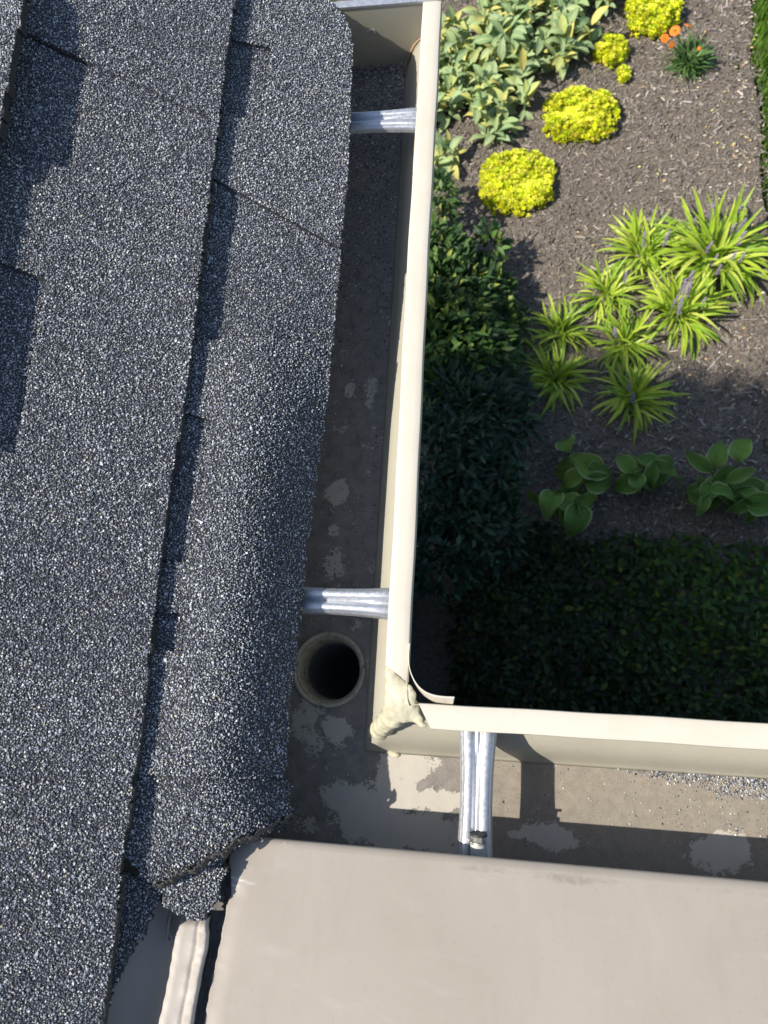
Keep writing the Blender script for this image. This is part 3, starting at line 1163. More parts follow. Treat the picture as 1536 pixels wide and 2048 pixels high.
# front walls, mitred at the inside corner
PA_ = []
for t in np.linspace(0, 1, ns):
    row = []
    for (d, z) in front:
        y0 = LY - d
        row.append((LX - d, y0 + (YEND - y0) * t, z))
    PA_.append(row)
V, F = shell(np.array(PA_)[:, ::-1], 0.9)
gpart('front_wall', V, F, MAT['trough'], True)
PB_ = []
for t in np.linspace(0, 1, ns):
    row = []
    for (d, z) in front:
        x0 = LX - d
        row.append((x0 + (XEND - x0) * t, LY - d, z))
    PB_.append(row)
V, F = shell(np.array(PB_), 0.9)
gpart('front_wall', V, F, MAT['trough'], True)
# back walls
V, F = shell(np.array([[(LX - back_a, LY - back_b + (YEND - LY + back_b) * t, z) for (_, z) in back] for t in np.linspace(0, 1, 12)]), 0.9)
gpart('back_wall', V, F, MAT['trough'])
V, F = shell(np.array([[(LX - back_a + (XEND - LX + back_a) * t, LY - back_b, z) for (_, z) in back] for t in np.linspace(0, 1, 12)])[:, ::-1], 0.9)
gpart('back_wall', V, F, MAT['trough'])

# floor: fine grid carrying where sediment has flaked away
OUT_C = (-171.5, 32.5)
OUT_R = 33.0


def blob_field(X, Y, blobs):
    f = np.zeros_like(X)
    for (px, py, rx, ry, amp) in blobs:
        cx, cy = at_mm(px, py, FLOOR)
        rx_, ry_ = rx / 1.96, ry / 1.96
        d = np.hypot((X - cx) / rx_, (Y - cy) / ry_)
        d = d * (1 + 0.45 * fbm(X, Y, int(px) % 97, 4, 0.07)) + 0.12 * fbm(X, Y, int(py) % 89, 3, 0.25)
        f = np.maximum(f, amp * np.clip(1.30 - 0.50 * d, 0, 1))
    return f


BL = [(676, 982, 21, 25, .74), (742, 785, 15, 42, .60), (700, 780, 11, 17, .72), (747, 860, 8, 16, .52), (668, 1060, 14, 18, .62), (668, 1130, 26, 34, .58), (735, 980, 16, 60, .45),
      (700, 930, 40, 60, .36), (748, 640, 14, 50, .40), (725, 700, 40, 70, .34), (720, 1250, 24, 20, .52), (640, 1245, 30, 14, .4),
      (610, 1440, 34, 50, .60), (672, 1458, 30, 24, .66), (628, 1490, 22, 40, .58), (700, 1440, 30, 30, .42),
      (740, 1635, 62, 50, .70), (830, 1662, 100, 36, .74), (690, 1600, 36, 34, .70), (620, 1650, 26, 22, .56), (655, 1670, 26, 14, .5),
      (815, 1530, 46, 30, .72), (800, 1590, 34, 40, .70), (870, 1602, 60, 16, .74), (792, 1510, 20, 16, .62), (770, 1560, 20, 50, .62), (865, 1525, 30, 16, .58),
      (1100, 1673, 40, 20, .74), (1030, 1668, 16, 9, .64), (1190, 1682, 30, 18, .48), (1446, 1708, 44, 26, .76), (1110, 1525, 6, 10, .6), (1230, 1690, 40, 20, .40), (1340, 1685, 20, 12, .42)]


def floor_part(poly_ok, x0, x1, y0, y1, cell):
    xs, ys = np.arange(x0, x1 + cell / 2, cell), np.arange(y0, y1 + cell / 2, cell)
    X, Y = np.meshgrid(xs, ys, indexing='ij')
    clean = 0.365 + 0.20 * fbm(X, Y, 81, 4, 0.02)
    bf = blob_field(X, Y, BL)
    clean = np.where(bf > 0, np.maximum(clean, bf * 0.95 + 0.05 * fbm(X, Y, 82, 4, 0.1)), clean)
    clean = clean + 0.12 * fbm(X, Y, 83, 4, 0.14)
    # dirt thick against the end cap and under the eave
    clean = clean - 0.5 * sstep(450, 560, Y) 
    pale_sed = sstep(-60, 10, X) * (0.75 + 0.25 * fbm(X, Y, 84, 3, 0.05))  # sediment turns paler and warmer along the right-hand run
    Z = np.full_like(X, FLOOR) + 0.25 * fbm(X, Y, 85, 3, 0.05)
    V = np.stack([X, Y, Z], -1).reshape(-1, 3)
    F = grid_faces(len(xs), len(ys))
    c = V[F].mean(1)
    k = poly_ok(c[:, 0], c[:, 1]) & (np.hypot(c[:, 0] - OUT_C[0], c[:, 1] - OUT_C[1]) > OUT_R)
    F = F[k]
    used = np.unique(F)
    rm = np.full(len(V), -1)
    rm[used] = np.arange(len(used))
    gpart('floor', V[used], rm[F], MAT['floor'], True, attrs={'clean': np.clip(clean, 0, 1).ravel()[used], 'pale_sed': np.clip(pale_sed, 0, 1).ravel()[used]})


fx = LX - 48.0
fy = LY - 48.0
floor_part(lambda x, y: (x < fx) | (y < fy), LX - back_a, XEND, LY - back_b, YEND, 1.5)

# lips: folded hems, cut at a slant short of the corner
def hem(n, fn):
    pr = [(21.0, -4.5), (21.6, -2.6), (21.2, -0.8), (20.0, -0.1), (14, 0.25), (8, 0.25), (2.2, 0.0), (0.7, -0.7), (0.0, -2.2), (0.0, -9.0), (0.3, -13.0), (1.4, -13.0), (1.5, -6.0), (3.5, -4.0), (12, -3.9)]
    R = []
    for t in np.linspace(0, 1, n):
        R.append([fn(d, t) + (z,) for (d, z) in pr])
    R = np.array(R)
    nv = R.shape[1]
    V = R.reshape(-1, 3)
    F = [grid_faces(n, nv, True), np.array([list(range(nv))]), np.array([list(range((n - 1) * nv, n * nv))[::-1]])]
    return V, F


def lipA(d, t):
    y0 = 21.5 + (35.5 - 21.5) * d / 21.0
    y = y0 + (YEND - y0) * t
    return (LX - d + 0.5 * math.sin(y * 0.011) + 0.25 * math.sin(y * 0.05), y)


def lipB(d, t):
    x0 = -70.0 + (-58.0 + 70.0) * d / 21.0
    x = x0 + (XEND - x0) * t
    return (x, LY - d + 0.35 * math.sin(x * 0.014) + 0.2 * math.sin(x * 0.06))


V, F = hem(90, lipA)
gpart('lip', V, F, MAT['lip'], True)
V, F = hem(90, lipB)
gpart('lip', V, [F[0][:, ::-1], F[1][:, ::-1], F[2][:, ::-1]], MAT['lip'], True)
for ch in gut.children:
    if ch.name.startswith('lip'):
        md = ch.modifiers.new('edges', 'EDGE_SPLIT')
        md.split_angle = math.radians(38)

# thin stub of raw lip metal left standing at the corner, under the sealant
V, F = shell(np.array([[(LX - 1.2 + o_, y, z) for z in (-10, -2.5)] for y, o_ in ((22, 0), (14, 0.4), (6, 1.2), (1, 3.0))]), 0.8)
gpart('corner_tab', V, F, MAT['strip'])

# end cap
cap = [(LX - d, z) for (d, z) in front] + [(LX - 2.0, -1.0), (LX - back_a, -1.0), (LX - back_a, -85.0)]
n = len(cap)
V = np.array([(x, YEND, z) for x, z in cap] + [(x, YEND + 1.2, z) for x, z in cap])
F = [np.array([list(range(n))]), np.array([list(range(n, 2 * n))[::-1]]), np.array([(i, i + n, (i + 1) % n + n, (i + 1) % n) for i in range(n)])]
ec = gpart('end_cap', V, F, MAT['trough'])
V, F = box_m(LX - back_a + 1, LX - 3.5, YEND - 0.8, YEND + 8.5, -1.0, 1.6)
o = obj('hem', mesh_np('hem', mm(V) - GO, F, MAT['alu']), ec)
# bead of brown-stained sealant where the cap meets the front wall
path = [(LX - d - 1.2, YEND - 1.6, z + 0.6) for (d, z) in front[:-3]]
V, F = tube(path, [1.5 + 0.5 * math.sin(i * 1.7) for i in range(len(path))], 8)
m_ = M('brown_sealant').set((0.36, 0.25, 0.15), 0.6).m
o = obj('sealant_bead', mesh_np('sealant_bead', mm(V) - GO, F, m_, True), ec)
# small dimpled stamp on the cap
V, F = tube([(-172, YEND - 0.3, -34), (-168, YEND - 0.8, -31), (-163, YEND - 0.8, -31), (-162, YEND - 0.8, -36)], 0.6, 6)
obj('crimp_mark', mesh_np('crimp_mark', mm(V) - GO, F, MAT['lip'], True), ec)

# outlet ring and drop tube
prof = [(38.2, -84.6), (37.8, -83.2), (37.0, -82.6), (35.6, -82.8), (34.0, -84.6), (31.6, -88), (30.6, -95), (30.0, -104), (29.0, -114)]
na = 64
R = np.array([[(OUT_C[0] + r * math.cos(a), OUT_C[1] + r * math.sin(a), z + 0.3 * math.sin(a * 3)) for a in np.linspace(0, 2 * math.pi, na, endpoint=False)] for (r, z) in prof])
V = R.reshape(-1, 3)
F = grid_faces(len(prof), na, True)


def outlet_mat():
    m = M('stained_outlet')
    n1 = m.noise(90, 5, 0.7)
    c = m.ramp(n1, [(0.42, (0.42, 0.395, 0.29)), (0.58, (0.34, 0.31, 0.225)), (0.66, (0.10, 0.09, 0.07))])
    m.set(c, 0.5)
    m.bump(n1, 0.3, 0.001)
    return m.m


outlet = gpart('outlet', V, F, outlet_mat(), True)
prof2 = [(30.0, -112), (30.0, -330), (0.3, -332)]
R = np.array([[(OUT_C[0] + r * math.cos(a), OUT_C[1] + r * math.sin(a), z) for a in np.linspace(0, 2 * math.pi, na, endpoint=False)] for (r, z) in prof2])
o = obj('downspout', mesh_np('downspout', mm(R.reshape(-1, 3)) - GO, grid_faces(3, na, True), MAT['black_pipe'], True), outlet)


# hangers: ribbed aluminium straps
def hanger(origin, axis, length, w0, w1, slot=False):
    """origin = middle of the front end (mm), axis 'x' or 'y': strap runs to -axis."""
    nu, nv = 46, 45
    U = np.linspace(0, length, nu)
    R = np.zeros((nu, nv, 3))
    for i, u in enumerate(U):
        t = u / length
        w = (w0 + (w1 - w0) * t) * (1 - 0.13 * math.sin(math.pi * min(1, t * 1.05)) ** 1.3) + 1.6 * math.exp(-(t / 0.16) ** 2)
        for j, q in enumerate(np.linspace(-1, 1, nv)):
            rib = 3.0 * math.exp(-((abs(q) - 0.52) / 0.27) ** 4)
            gw = 0.07 + 0.12 * t
            groove = -1.9 * math.exp(-(q / gw) ** 2) * sstep(0.0, 0.35, t) + 1.2 * math.exp(-(q / 0.10) ** 2) * (1 - sstep(0.15, 0.7, t))
            flange = -5.5 * sstep(0.90, 1.0, abs(q))
            z = rib + groove + flange - 1.5 * math.exp(-(t / 0.07) ** 2)
            s = q * w / 2
            R[i, j] = (-u, s, z) if axis == 'x' else (-s, -u, z)
    R = R + np.array(origin)
    V, F = shell(R, 1.1)
    return V, F


def add_hanger(origin, axis, length, w0, w1, label):
    V, F = hanger(origin, axis, length, w0, w1)
    o = gpart('hanger', V, F, MAT['alu'], True)
    md = o.modifiers.new('edges', 'EDGE_SPLIT')
    md.split_angle = math.radians(50)
    o['label'] = label
    return o


add_hanger((-97, 93.5, -13.5), 'x', 124, 27.5, 26.0, 'ribbed aluminium gutter hanger beside the round outlet')
add_hanger((-97, 633.0, -13.5), 'x', 124, 27, 26.5, 'ribbed aluminium gutter hanger near the end cap')
hb = add_hanger((-17.2, -12.0, -13.5), 'y', 126, 30.5, 29.5, 'ribbed aluminium gutter hanger held by a hex screw')
# hook of each hanger, folded up into the lip
for (a, b) in (((-103, 80, -17), (-83, 107, -13.8)), ((-103, 620, -17), (-83, 646, -13.8))):
    V, F = box_m(a[0], b[0], a[1], b[1], a[2], b[2])
    gpart('hanger_hook', V, F, MAT['alu'])
V, F = box_m(-31, -3.4, -16.5, 1.5, -17.5, -14)
gpart('hanger_hook', V, F, MAT['alu'])


# hex screw through the right-hand hanger: washer, head and barrel lying along the strap
def cyl_axis(c0, c1, r0, r1, n=24, phase=0.0):
    c0, c1 = np.array(c0, float), np.array(c1, float)
    t = c1 - c0
    t /= np.linalg.norm(t)
    a = np.cross(t, (1, 0, 0))
    a /= np.linalg.norm(a)
    b = np.cross(t, a)
    V = []
    for c_, r in ((c0, r0), (c1, r1)):
        for k in range(n):
            q = 2 * math.pi * k / n + phase
            V.append(c_ + r * (math.cos(q) * a + math.sin(q) * b))
    F = [grid_faces(2, n, True), np.array([list(range(n))[::-1]]), np.array([list(range(n, 2 * n))])]
    return np.array(V), F


sx, sy = at_mm(957, 1664, -4)
ax_ = np.array([0, -0.97, -0.12])
ax_ /= np.linalg.norm(ax_)
p0 = np.array([sx, sy, -4.5])
V, F = cyl_axis(p0 + ax_ * 1.0, p0 + ax_ * 3.0, 7.4, 7.4, 28)
scr = obj('washer', mesh_np('washer', mm(V) - GO, F, MAT['rubber']), hb)
V, F = join([cyl_axis(p0 + ax_ * 3.0, p0 + ax_ * 8.5, 4.4, 4.4, 6, 0.3), cyl_axis(p0 + ax_ * 8.0, p0 + ax_ * 9.5, 6.4, 6.4, 24)])
obj('screw_head', mesh_np('screw_head', mm(V) - GO, F, MAT['zinc']), hb)
V, F = cyl_axis(p0 + ax_ * 9.5, p0 + ax_ * 18.5, 6.8, 6.6, 24)
obj('collar', mesh_np('collar', mm(V) - GO, F, MAT['collar'], False), hb)

# sealant: lumps run together along the mitre from the lips down to the floor
bm = bmesh.new()
rs = random.Random(5)


def ball(x, y, z, r, sx=1, sy=1, sz=1):
    m4 = Matrix.Translation((x / 1000 - GO[0], y / 1000 - GO[1], z / 1000 + GZ - GO[2])) @ Matrix.Diagonal((sx * r / 1000, sy * r / 1000, sz * r / 1000, 1))
    bmesh.ops.create_icosphere(bm, subdivisions=2, radius=1.0, matrix=m4)


def at3(px, py, z):
    x, y = at_mm(px, py, z)
    return x, y, z


for (px, py, z, r, a, b, c_) in ((777, 1340, -4, 4.2, .8, 1.3, .6), (782, 1352, -5, 6, 1.0, 1.2, .55), (790, 1364, -6, 7, 1.1, 1.1, .5), (800, 1374, -6, 7.5, 1.1, 1, .5), (812, 1376, -5, 5.5, 1.2, .8, .5), (820, 1390, -6, 6, 1.1, 1, .5),
                                 (790, 1384, -8, 8.5, 1, 1.1, .5), (804, 1392, -7, 9, 1, 1, .5), (792, 1402, -10, 9.5, 1, 1.1, .5), (808, 1410, -9, 10, 1.1, 1, .5), (818, 1404, -7, 7, 1, 1, .5), (784, 1418, -13, 9.0, 1, 1.1, .6), (798, 1424, -13, 10, 1.1, 1, .5), (812, 1428, -12, 9, 1.1, .9, .5), (825, 1432, -11, 6.5, 1.1, .9, .5),
                                 (800, 1400, -9, 15, 1.0, 1.15, .35), (808, 1418, -11, 14, 1.15, .9, .35), (786, 1372, -8, 9, .9, 1.3, .4), (778, 1438, -30, 11, 1, 1, 1.0), (768, 1450, -46, 11, 1, 1, 1.2), (762, 1458, -60, 11, 1, 1, 1.2), (760, 1466, -74, 11.5, 1.05, 1.05, .9), (786, 1434, -20, 11, 1.1, 1, .8), (838, 1440, -10, 5.0, 1.0, 1.0, .6), (846, 1450, -8, 3.4, 1.3, .9, .7), (776, 1434, -22, 8.5, 1, 1, .8), (790, 1440, -22, 9, 1.2, .8, .8), (772, 1446, -36, 9.5, 1, 1, 1.1), (764, 1454, -50, 9.5, 1, 1, 1.2), (758, 1460, -64, 9.5, 1, 1, 1.2), (754, 1464, -75, 9.5, 1.05, 1.0, 1.0), (756, 1476, -80, 9, 1.1, 1.1, .7), (768, 1482, -81, 7.5, 1.2, .8, .5), (748, 1456, -79, 6, 1, 1.1, .7), (782, 1476, -70, 2.6, 1.4, 1.0, 1.4), (780, 1502, -84, 4.5, 1.2, .8, .4), (790, 1510, -84, 4.0, 1.4, .8, .4)):
    ball(*at3(px, py, z), r, a, b, c_)
me = bpy.data.meshes.new('sealant')
bm.to_mesh(me)
bm.free()
me.materials.append(MAT['sealant'])
sl = obj('sealant', me, gut)
rmod = sl.modifiers.new('remesh', 'REMESH')
rmod.mode = 'VOXEL'
rmod.voxel_size = 0.0011
smod = sl.modifiers.new('smooth', 'SMOOTH')
smod.iterations = 11
smod.factor = 0.6
tx = bpy.data.textures.new('lumps', 'CLOUDS')
tx.noise_scale = 0.006
dmod = sl.modifiers.new('lumps', 'DISPLACE')
dmod.texture = tx
dmod.texture_coords = 'LOCAL'
dmod.strength = 0.0013
dmod.mid_level = 0.5
rmod.use_smooth_shade = True

# curved strip standing outside the corner, its ends sprung away from the lips
path = [(821, 1284, 1), (819, 1300, 1), (818, 1320, 1), (820, 1338, 1), (826, 1354, 1), (834, 1368, 1), (846, 1380, 1), (860, 1387, 1), (876, 1391, 1), (894, 1392.5, 1), (912, 1393, 1)]
pts = np.array([at_mm(a, b, 3.0) for a, b, _ in path])
tt = np.linspace(0, 1, 44)
k0 = np.linspace(0, 1, len(pts))
px_ = np.interp(tt, k0, pts[:, 0])
py_ = np.interp(tt, k0, pts[:, 1])
ker = np.ones(5) / 5
pxs = np.convolve(np.pad(px_, 2, 'edge'), ker, 'valid')
pys = np.convolve(np.pad(py_, 2, 'edge'), ker, 'valid')
R = []
for i in range(44):
    t = tt[i]
    lean = 6.5 * sstep(0.35, 0.9, t)              # foot of the strip runs in under the lip
    foot = 13.0 - 3 * sstep(0.9, 1.0, t)
    row = []
    for q in np.linspace(0, 1, 6):
        row.append((pxs[i] - 1.5 * q, pys[i] - lean * q, 3.0 - foot * q))
    R.append(row)
V, F = shell(np.array(R), 0.9)
gpart('corner_strip', V, F, MAT['lip'], True)

# washed-down granules lying in the trough
P = []
n = 15000
x = rng.uniform(LX - back_a + 3, fx - 2, n)
y = rng.uniform(330, YEND - 2, n)
keep = rng.uniform(0, 1, n) < np.clip((y - 330) / 330, 0, 1) ** 1.5 * (0.55 + 0.6 * fbm(x, y, 86, 3, 0.02) + 0.4 * sstep(690, 760, y))
P.append(np.stack([x, y], 1)[keep])
n = 700
x = rng.uniform(LX - back_a + 3, fx - 2, n)
y = rng.uniform(70, 500, n)
P.append(np.stack([x, y], 1))
P = np.vstack(P)
rad = np.clip(rng.lognormal(math.log(0.95), 0.28, len(P)), 0.45, 1.9)
z = FLOOR + rad * 0.3 + np.clip((P[:, 1] - 755) / 22, 0, 1) * 5 * rng.uniform(0, 1, len(P))
k = np.hypot(P[:, 0] - OUT_C[0], P[:, 1] - OUT_C[1]) > 38
granules('loose_granules', np.column_stack([P, z])[k], rad[k], np.full(k.sum(), 0.22), gut, GO)
# paler drift of granules against the front wall on the right
px_r = rng.uniform(1150, 1640, 6000)
tt = (px_r - 1200) / 336
top = 1520 + (px_r - 1200) * 0.082 + 8
dep = np.clip((6 + 56 * np.clip(tt, 0, 1.1) ** 1.2) * (1 + 0.55 * fbm(px_r, px_r * 0, 87, 4, 0.03)), 3, 80)
u = rng.uniform(0, 1, 6000) ** 1.25 * rng.uniform(0.8, 1.25, 6000)
py_r = top + dep * u - 2
P = np.array([at_mm(a, b, FLOOR) for a, b in zip(px_r, py_r)])
keep = (rng.uniform(0, 1, 6000) < np.clip(tt * 0.5 + 0.03, 0.015, 0.5)) & (P[:, 1] < fy - 1)
P, u = P[keep], u[keep]
n2 = 700
q = np.stack([rng.uniform(-10, 330, n2), rng.uniform(-95, fy - 2, n2)], 1)
q = q[rng.uniform(0, 1, n2) < 0.15 + 0.5 * sstep(0, 250, q[:, 0])]
P = np.vstack([P, q])
rad = np.clip(rng.lognormal(math.log(0.76), 0.3, len(P)), 0.35, 1.7)
z = FLOOR + rad * 0.4 + rng.uniform(0, 1.8, len(P)) * np.concatenate([np.clip(1 - u, 0, 1), np.zeros(len(q))])
granules('loose_granules', np.column_stack([P, z]), rad, rng.uniform(0.2, 0.75, len(P)), gut, GO)

# ================================================================== PLANTS


def leaf_template(name, length, width, shape, mat, bend=0.2, fold=0.1, nx_=7, wave=0.0, dish=0.0):
    ts = np.linspace(0, 1, len(shape))
    qs = np.linspace(-1, 1, nx_)
    P = np.zeros((len(shape), nx_, 3))
    E = np.zeros((len(shape), nx_))
    ang = 0.0
    y = z = 0.0
    ds = length / (len(shape) - 1)
    for i, (t, w) in enumerate(zip(ts, shape)):
        for j, q in enumerate(qs):
            P[i, j] = (q * width / 2 * max(w, 0.02), y, z + abs(q) * fold * width * w + dish * width * w * q * q + wave * width * math.sin(t * 11 + (q > 0)) * abs(q))
            E[i, j] = abs(q)
        E[i] = np.maximum(E[i], sstep(0.88, 1.0, t) if len(shape) > 6 else 0)
        a = -bend * 2 * t
        y += ds * math.cos(a)
        z += ds * math.sin(a)
    return mesh_np(name, P.reshape(-1, 3), grid_faces(len(shape), nx_), mat, True, attrs={'edge': E.ravel()})


def place(name, me, parent, loc, yaw, pitch, roll=0.0, scale=1.0):
    o = bpy.data.objects.new(name, me)
    o.parent = parent
    o.location = loc
    o.rotation_mode = 'ZXY'
    # leaf runs along +Y; pitch lifts its tip, roll turns it about its own length
    o.rotation_euler = (Matrix.Rotation(yaw, 3, 'Z') @ Matrix.Rotation(pitch, 3, 'X') @ Matrix.Rotation(roll, 3, 'Y')).to_euler('ZXY')
    o.scale = (scale,) * 3
    COL.objects.link(o)
    return o


# --- woolly grey-green perennials
LSH = (0.18, 0.5, 0.85, 1.0, 0.98, 0.82, 0.5, 0.08)
lamb_t = [leaf_template('woolly_leaf_%d' % i, 0.10, 0.036 + 0.006 * (i % 2), LSH, MAT['lamb'], b, 0.14, 5, w) for i, (b, w) in enumerate(((0.3, 0.04), (0.5, 0.07), (0.15, 0.03), (0.65, 0.06)))]


def lamb(label, poly_px, n, hz, tuft=0.10, group='woolly perennials'):
    P = np.array([at_z(a, b, 0.08)[:2] for a, b in poly_px])
    c = P.mean(0)
    t = thing('woolly_perennial', label, 'plant', (c[0], c[1], 0.03), group)
    x0, y0 = P.min(0)
    x1, y1 = P.max(0)
    cen = []
    guard = 0
    while len(cen) < max(3, n // 11) and guard < 4000:
        guard += 1
        p = np.array([rng.uniform(x0, x1), rng.uniform(y0, y1)])
        if inpoly(p[0], p[1], [tuple(q) for q in P]) and all(np.hypot(*(p - q)) > 0.045 for q in cen):
            cen.append(p)
    for i in range(n):
        p = cen[i % len(cen)]
        ring = (i // len(cen)) / max(1, n // len(cen))
        yaw = rng.uniform(0, 2 * math.pi)
        pit = math.radians(rng.normal(58 - 62 * ring, 14))
        zz = hz * (0.35 + 0.65 * rng.uniform()) * (1.1 - 0.75 * ring)
        place('leaf', lamb_t[rng.integers(0, 4)], t, (p[0] - c[0] + rng.normal(0, .012), p[1] - c[1] + rng.normal(0, .012), zz), yaw, pit, rng.normal(0, .35), rng.uniform(0.6, 1.25))
    for p in cen[:40]:
        V, F = tube([(p[0] - c[0], p[1] - c[1], -0.02), (p[0] - c[0] + .005, p[1] - c[1], hz * .8)], 0.004, 5)
        obj('stem', mesh_np('stem', V, F, MAT['petiole']), t)
    return t


lamb('left part of the woolly grey-green drift along the top edge', [(958, -70), (1110, -70), (1112, 110), (1060, 135), (1000, 110), (950, 30)], 295, 0.15)
lamb('right part of the woolly grey-green drift beside the topmost yellow stonecrop', [(1112, -70), (1235, -70), (1228, 20), (1188, 62), (1160, 105), (1112, 130)], 270, 0.14)
lamb('clump of yellowing woolly leaves close against the gutter lip', [(852, 120), (885, 70), (945, 70), (955, 150), (950, 240), (852, 250)], 295, 0.16)
lamb('clump of woolly leaves with one large upright leaf, right of the lip clump', [(945, 70), (1040, 85), (1065, 140), (1050, 215), (1005, 240), (945, 250)], 295, 0.17)
lamb('small drooping woolly plant with browned leaves between clump and left stonecrop', [(965, 235), (1000, 232), (1008, 262), (975, 270)], 26, 0.06)
lamb('single grey woolly rosette left of the round yellow stonecrop', [(868, 296), (900, 290), (912, 322), (872, 335)], 30, 0.10)


# --- yellow stonecrop mounds
def sedum(label, cpx, rx_px, ry_px, n, h, sq=2.6, group='yellow stonecrop mounds', seed=0):
    c = at_z(cpx[0], cpx[1], h * 0.6)
    sc_px = 1540 / (3.5 - h * 0.6) / 1.0
    rx, ry = rx_px / sc_px * 1.07, ry_px / sc_px * 1.22
    t = thing('stonecrop', label, 'plant', (c[0], c[1], 0.03), group)
    k = int(n * 1.6)
    x, y = rng.uniform(-1.05, 1.05, k), rng.uniform(-1.05, 1.05, k)
    rr = (np.abs(x) ** sq + np.abs(y) ** sq) ** (1 / sq) + 0.16 * fbm(np.arctan2(y, x) * 2.0, x * 0, seed + 90, 4, 1.6) + 0.05 * fbm(x, y, seed + 95, 2, 7.0)
    m_ = rr < 1.0
    x, y, rr = x[m_][:n], y[m_][:n], rr[m_][:n]
    n = len(x)
    z = h * np.clip(1 - rr ** 6.0, 0, 1) ** 0.5 * (0.75 + 0.45 * fbm(x, y, seed + 5, 3, 3.5)) + rng.normal(0, h * 0.06, n)
    per = 8
    a = np.tile(np.linspace(0, 2 * math.pi, per, endpoint=False), n) + np.repeat(rng.uniform(0, 6, n), per)
    lean = np.repeat(rng.normal(0, .25, (n, 2)) + np.stack([x, y], 1) * (rr ** 2)[:, None] * 0.9, per, 0)
    up = np.tile(np.array([0.35, 1.0] * (per // 2)), n)
    D = np.stack([np.cos(a) + lean[:, 0] * up, np.sin(a) + lean[:, 1] * up, up + rng.normal(0, .15, n * per)], 1)
    base = np.repeat(np.stack([x * rx, y * ry, z], 1), per, 0)
    col = np.repeat(pick([(0.78, 0.79, 0.035), (0.68, 0.74, 0.03), (0.85, 0.83, 0.10), (0.54, 0.66, 0.03), (0.80, 0.68, 0.12)], n, [.34, .27, .2, .13, .06], .22) * (1 + 0.25 * fbm(x, y, seed + 7, 2, 4.0))[:, None], per, 0)
    bulk_leaves('foliage', base, D, np.tile([0.01, 0.02, 1.0], (n * per, 1)), np.repeat(rng.uniform(0.013, 0.021, n), per), np.full(n * per, 0.0085), col, MAT['sedum'], t, -0.1, (.6, 1.0, .75, .05), True, 0.25)
    # woody mat the tufts rise from
    aa = np.linspace(0, 2 * math.pi, 28, endpoint=False)
    R = [[(q * rx * 0.84 * math.copysign(abs(math.cos(b)) ** (2 / sq), math.cos(b)), q * ry * 0.84 * math.copysign(abs(math.sin(b)) ** (2 / sq), math.sin(b)), zz) for b in aa] for q, zz in ((1.0, -0.02), (0.96, h * .25), (0.8, h * .55), (0.4, h * .72), (0.01, h * .76))]
    obj('stem_mat', mesh_np('stem_mat', np.array(R).reshape(-1, 3), grid_faces(5, 28, True), SEDMAT, True), t)
    return t


SEDMAT = M('stonecrop_stems').set((0.62, 0.64, 0.04), 0.8).m
sedum('round bright yellow stonecrop mound, the one nearest the gutter lip', (1033, 366), 80, 68, 900, 0.085, 2.2, seed=1)
sedum('squarish bright yellow stonecrop mound, middle of the three large ones', (1160, 232), 76, 56, 800, 0.085, 3.4, seed=2)
sedum('bright yellow stonecrop mound at the top edge beside the orange flowers', (1305, 22), 56, 58, 650, 0.085, 2.8, seed=3)
sedum('small ragged tuft of yellow stonecrop above the middle mound', (1222, 106), 36, 34, 210, 0.07, 1.7, seed=4)
sedum('tiny sprig of yellow stonecrop touching the middle mound corner', (1246, 156), 12, 18, 50, 0.035, 2, seed=5)

# --- strap-leaved clumps
lir_t = [leaf_template('strap_leaf_%d' % i, 0.28, 0.0175, (0.75, 0.95, 1, 1, 1, .95, .9, .7, .45, .08), MAT['liriope'], b, 0.18, 5) for i, b in enumerate((0.4, 0.7, 1.0, 1.25))]
sp_V, sp_F = [], []
for k in range(40):
    tz = k / 40
    a = k * 2.4
    r0 = (0.0085 + 0.004 * math.sin(k * 5.3)) * (1 - 0.7 * tz)
    cpt = np.array([r0 * math.cos(a), r0 * math.sin(a), 0.10 + tz * 0.075])
    sp_V.append((cpt + OCT_V * (0.0034 + 0.0012 * math.sin(k * 3.1))))
    sp_F.append(OCT_F)
spike_me = None
_v, _f = join(list(zip(sp_V, sp_F)))
spike_me = mesh_np('flower_spike', _v, np.vstack(_f), MAT['purple'], True)
_v, _f = tube([(0, 0, -0.10), (0, 0, 0.18)], [0.0022, 0.0015], 5)
stalk_me = mesh_np('stalk', _v, _f, MAT['petiole'])


def liriope(label, cpx, rpx, n, spikes, group='strap-leaved clumps'):
    c = at_z(cpx[0], cpx[1], 0.10)
    t = thing('liriope', label, 'plant', (c[0], c[1], 0.03), group)
    s = rpx / 440.0 / 0.235
    n = int(n * 1.05)
    for i in range(n):
        u = (i + 0.5) / n
        yaw = i * 2.39996 + rng.normal(0, .5)
        pit = math.radians(86 - 48 * u ** 0.9 + rng.normal(0, 13))
        rr = 0.07 * math.sqrt(rng.uniform()) * s
        place('leaf', lir_t[min(3, int(rng.integers(0, 3) + (u > 0.5)))], t, (rr * math.cos(yaw + 1.57 + rng.normal(0, .8)), rr * math.sin(yaw + 1.57 + rng.normal(0, .8)), 0.0), yaw, pit, rng.normal(0, .3), s * rng.uniform(0.6, 1.1))
    for (px, py) in spikes:
        p = at_z(px, py, 0.20)
        o = place('flower_spike', spike_me, t, (p[0] - c[0], p[1] - c[1], 0.03), rng.uniform(0, 6), rng.normal(0, .18), 0, rng.uniform(0.85, 1.15))
        o.rotation_euler = (rng.normal(-0.25, .15), rng.normal(0.1, .15), rng.uniform(-.3, .3))
        link(bpy.data.objects.new('stalk', stalk_me), o)
    return t


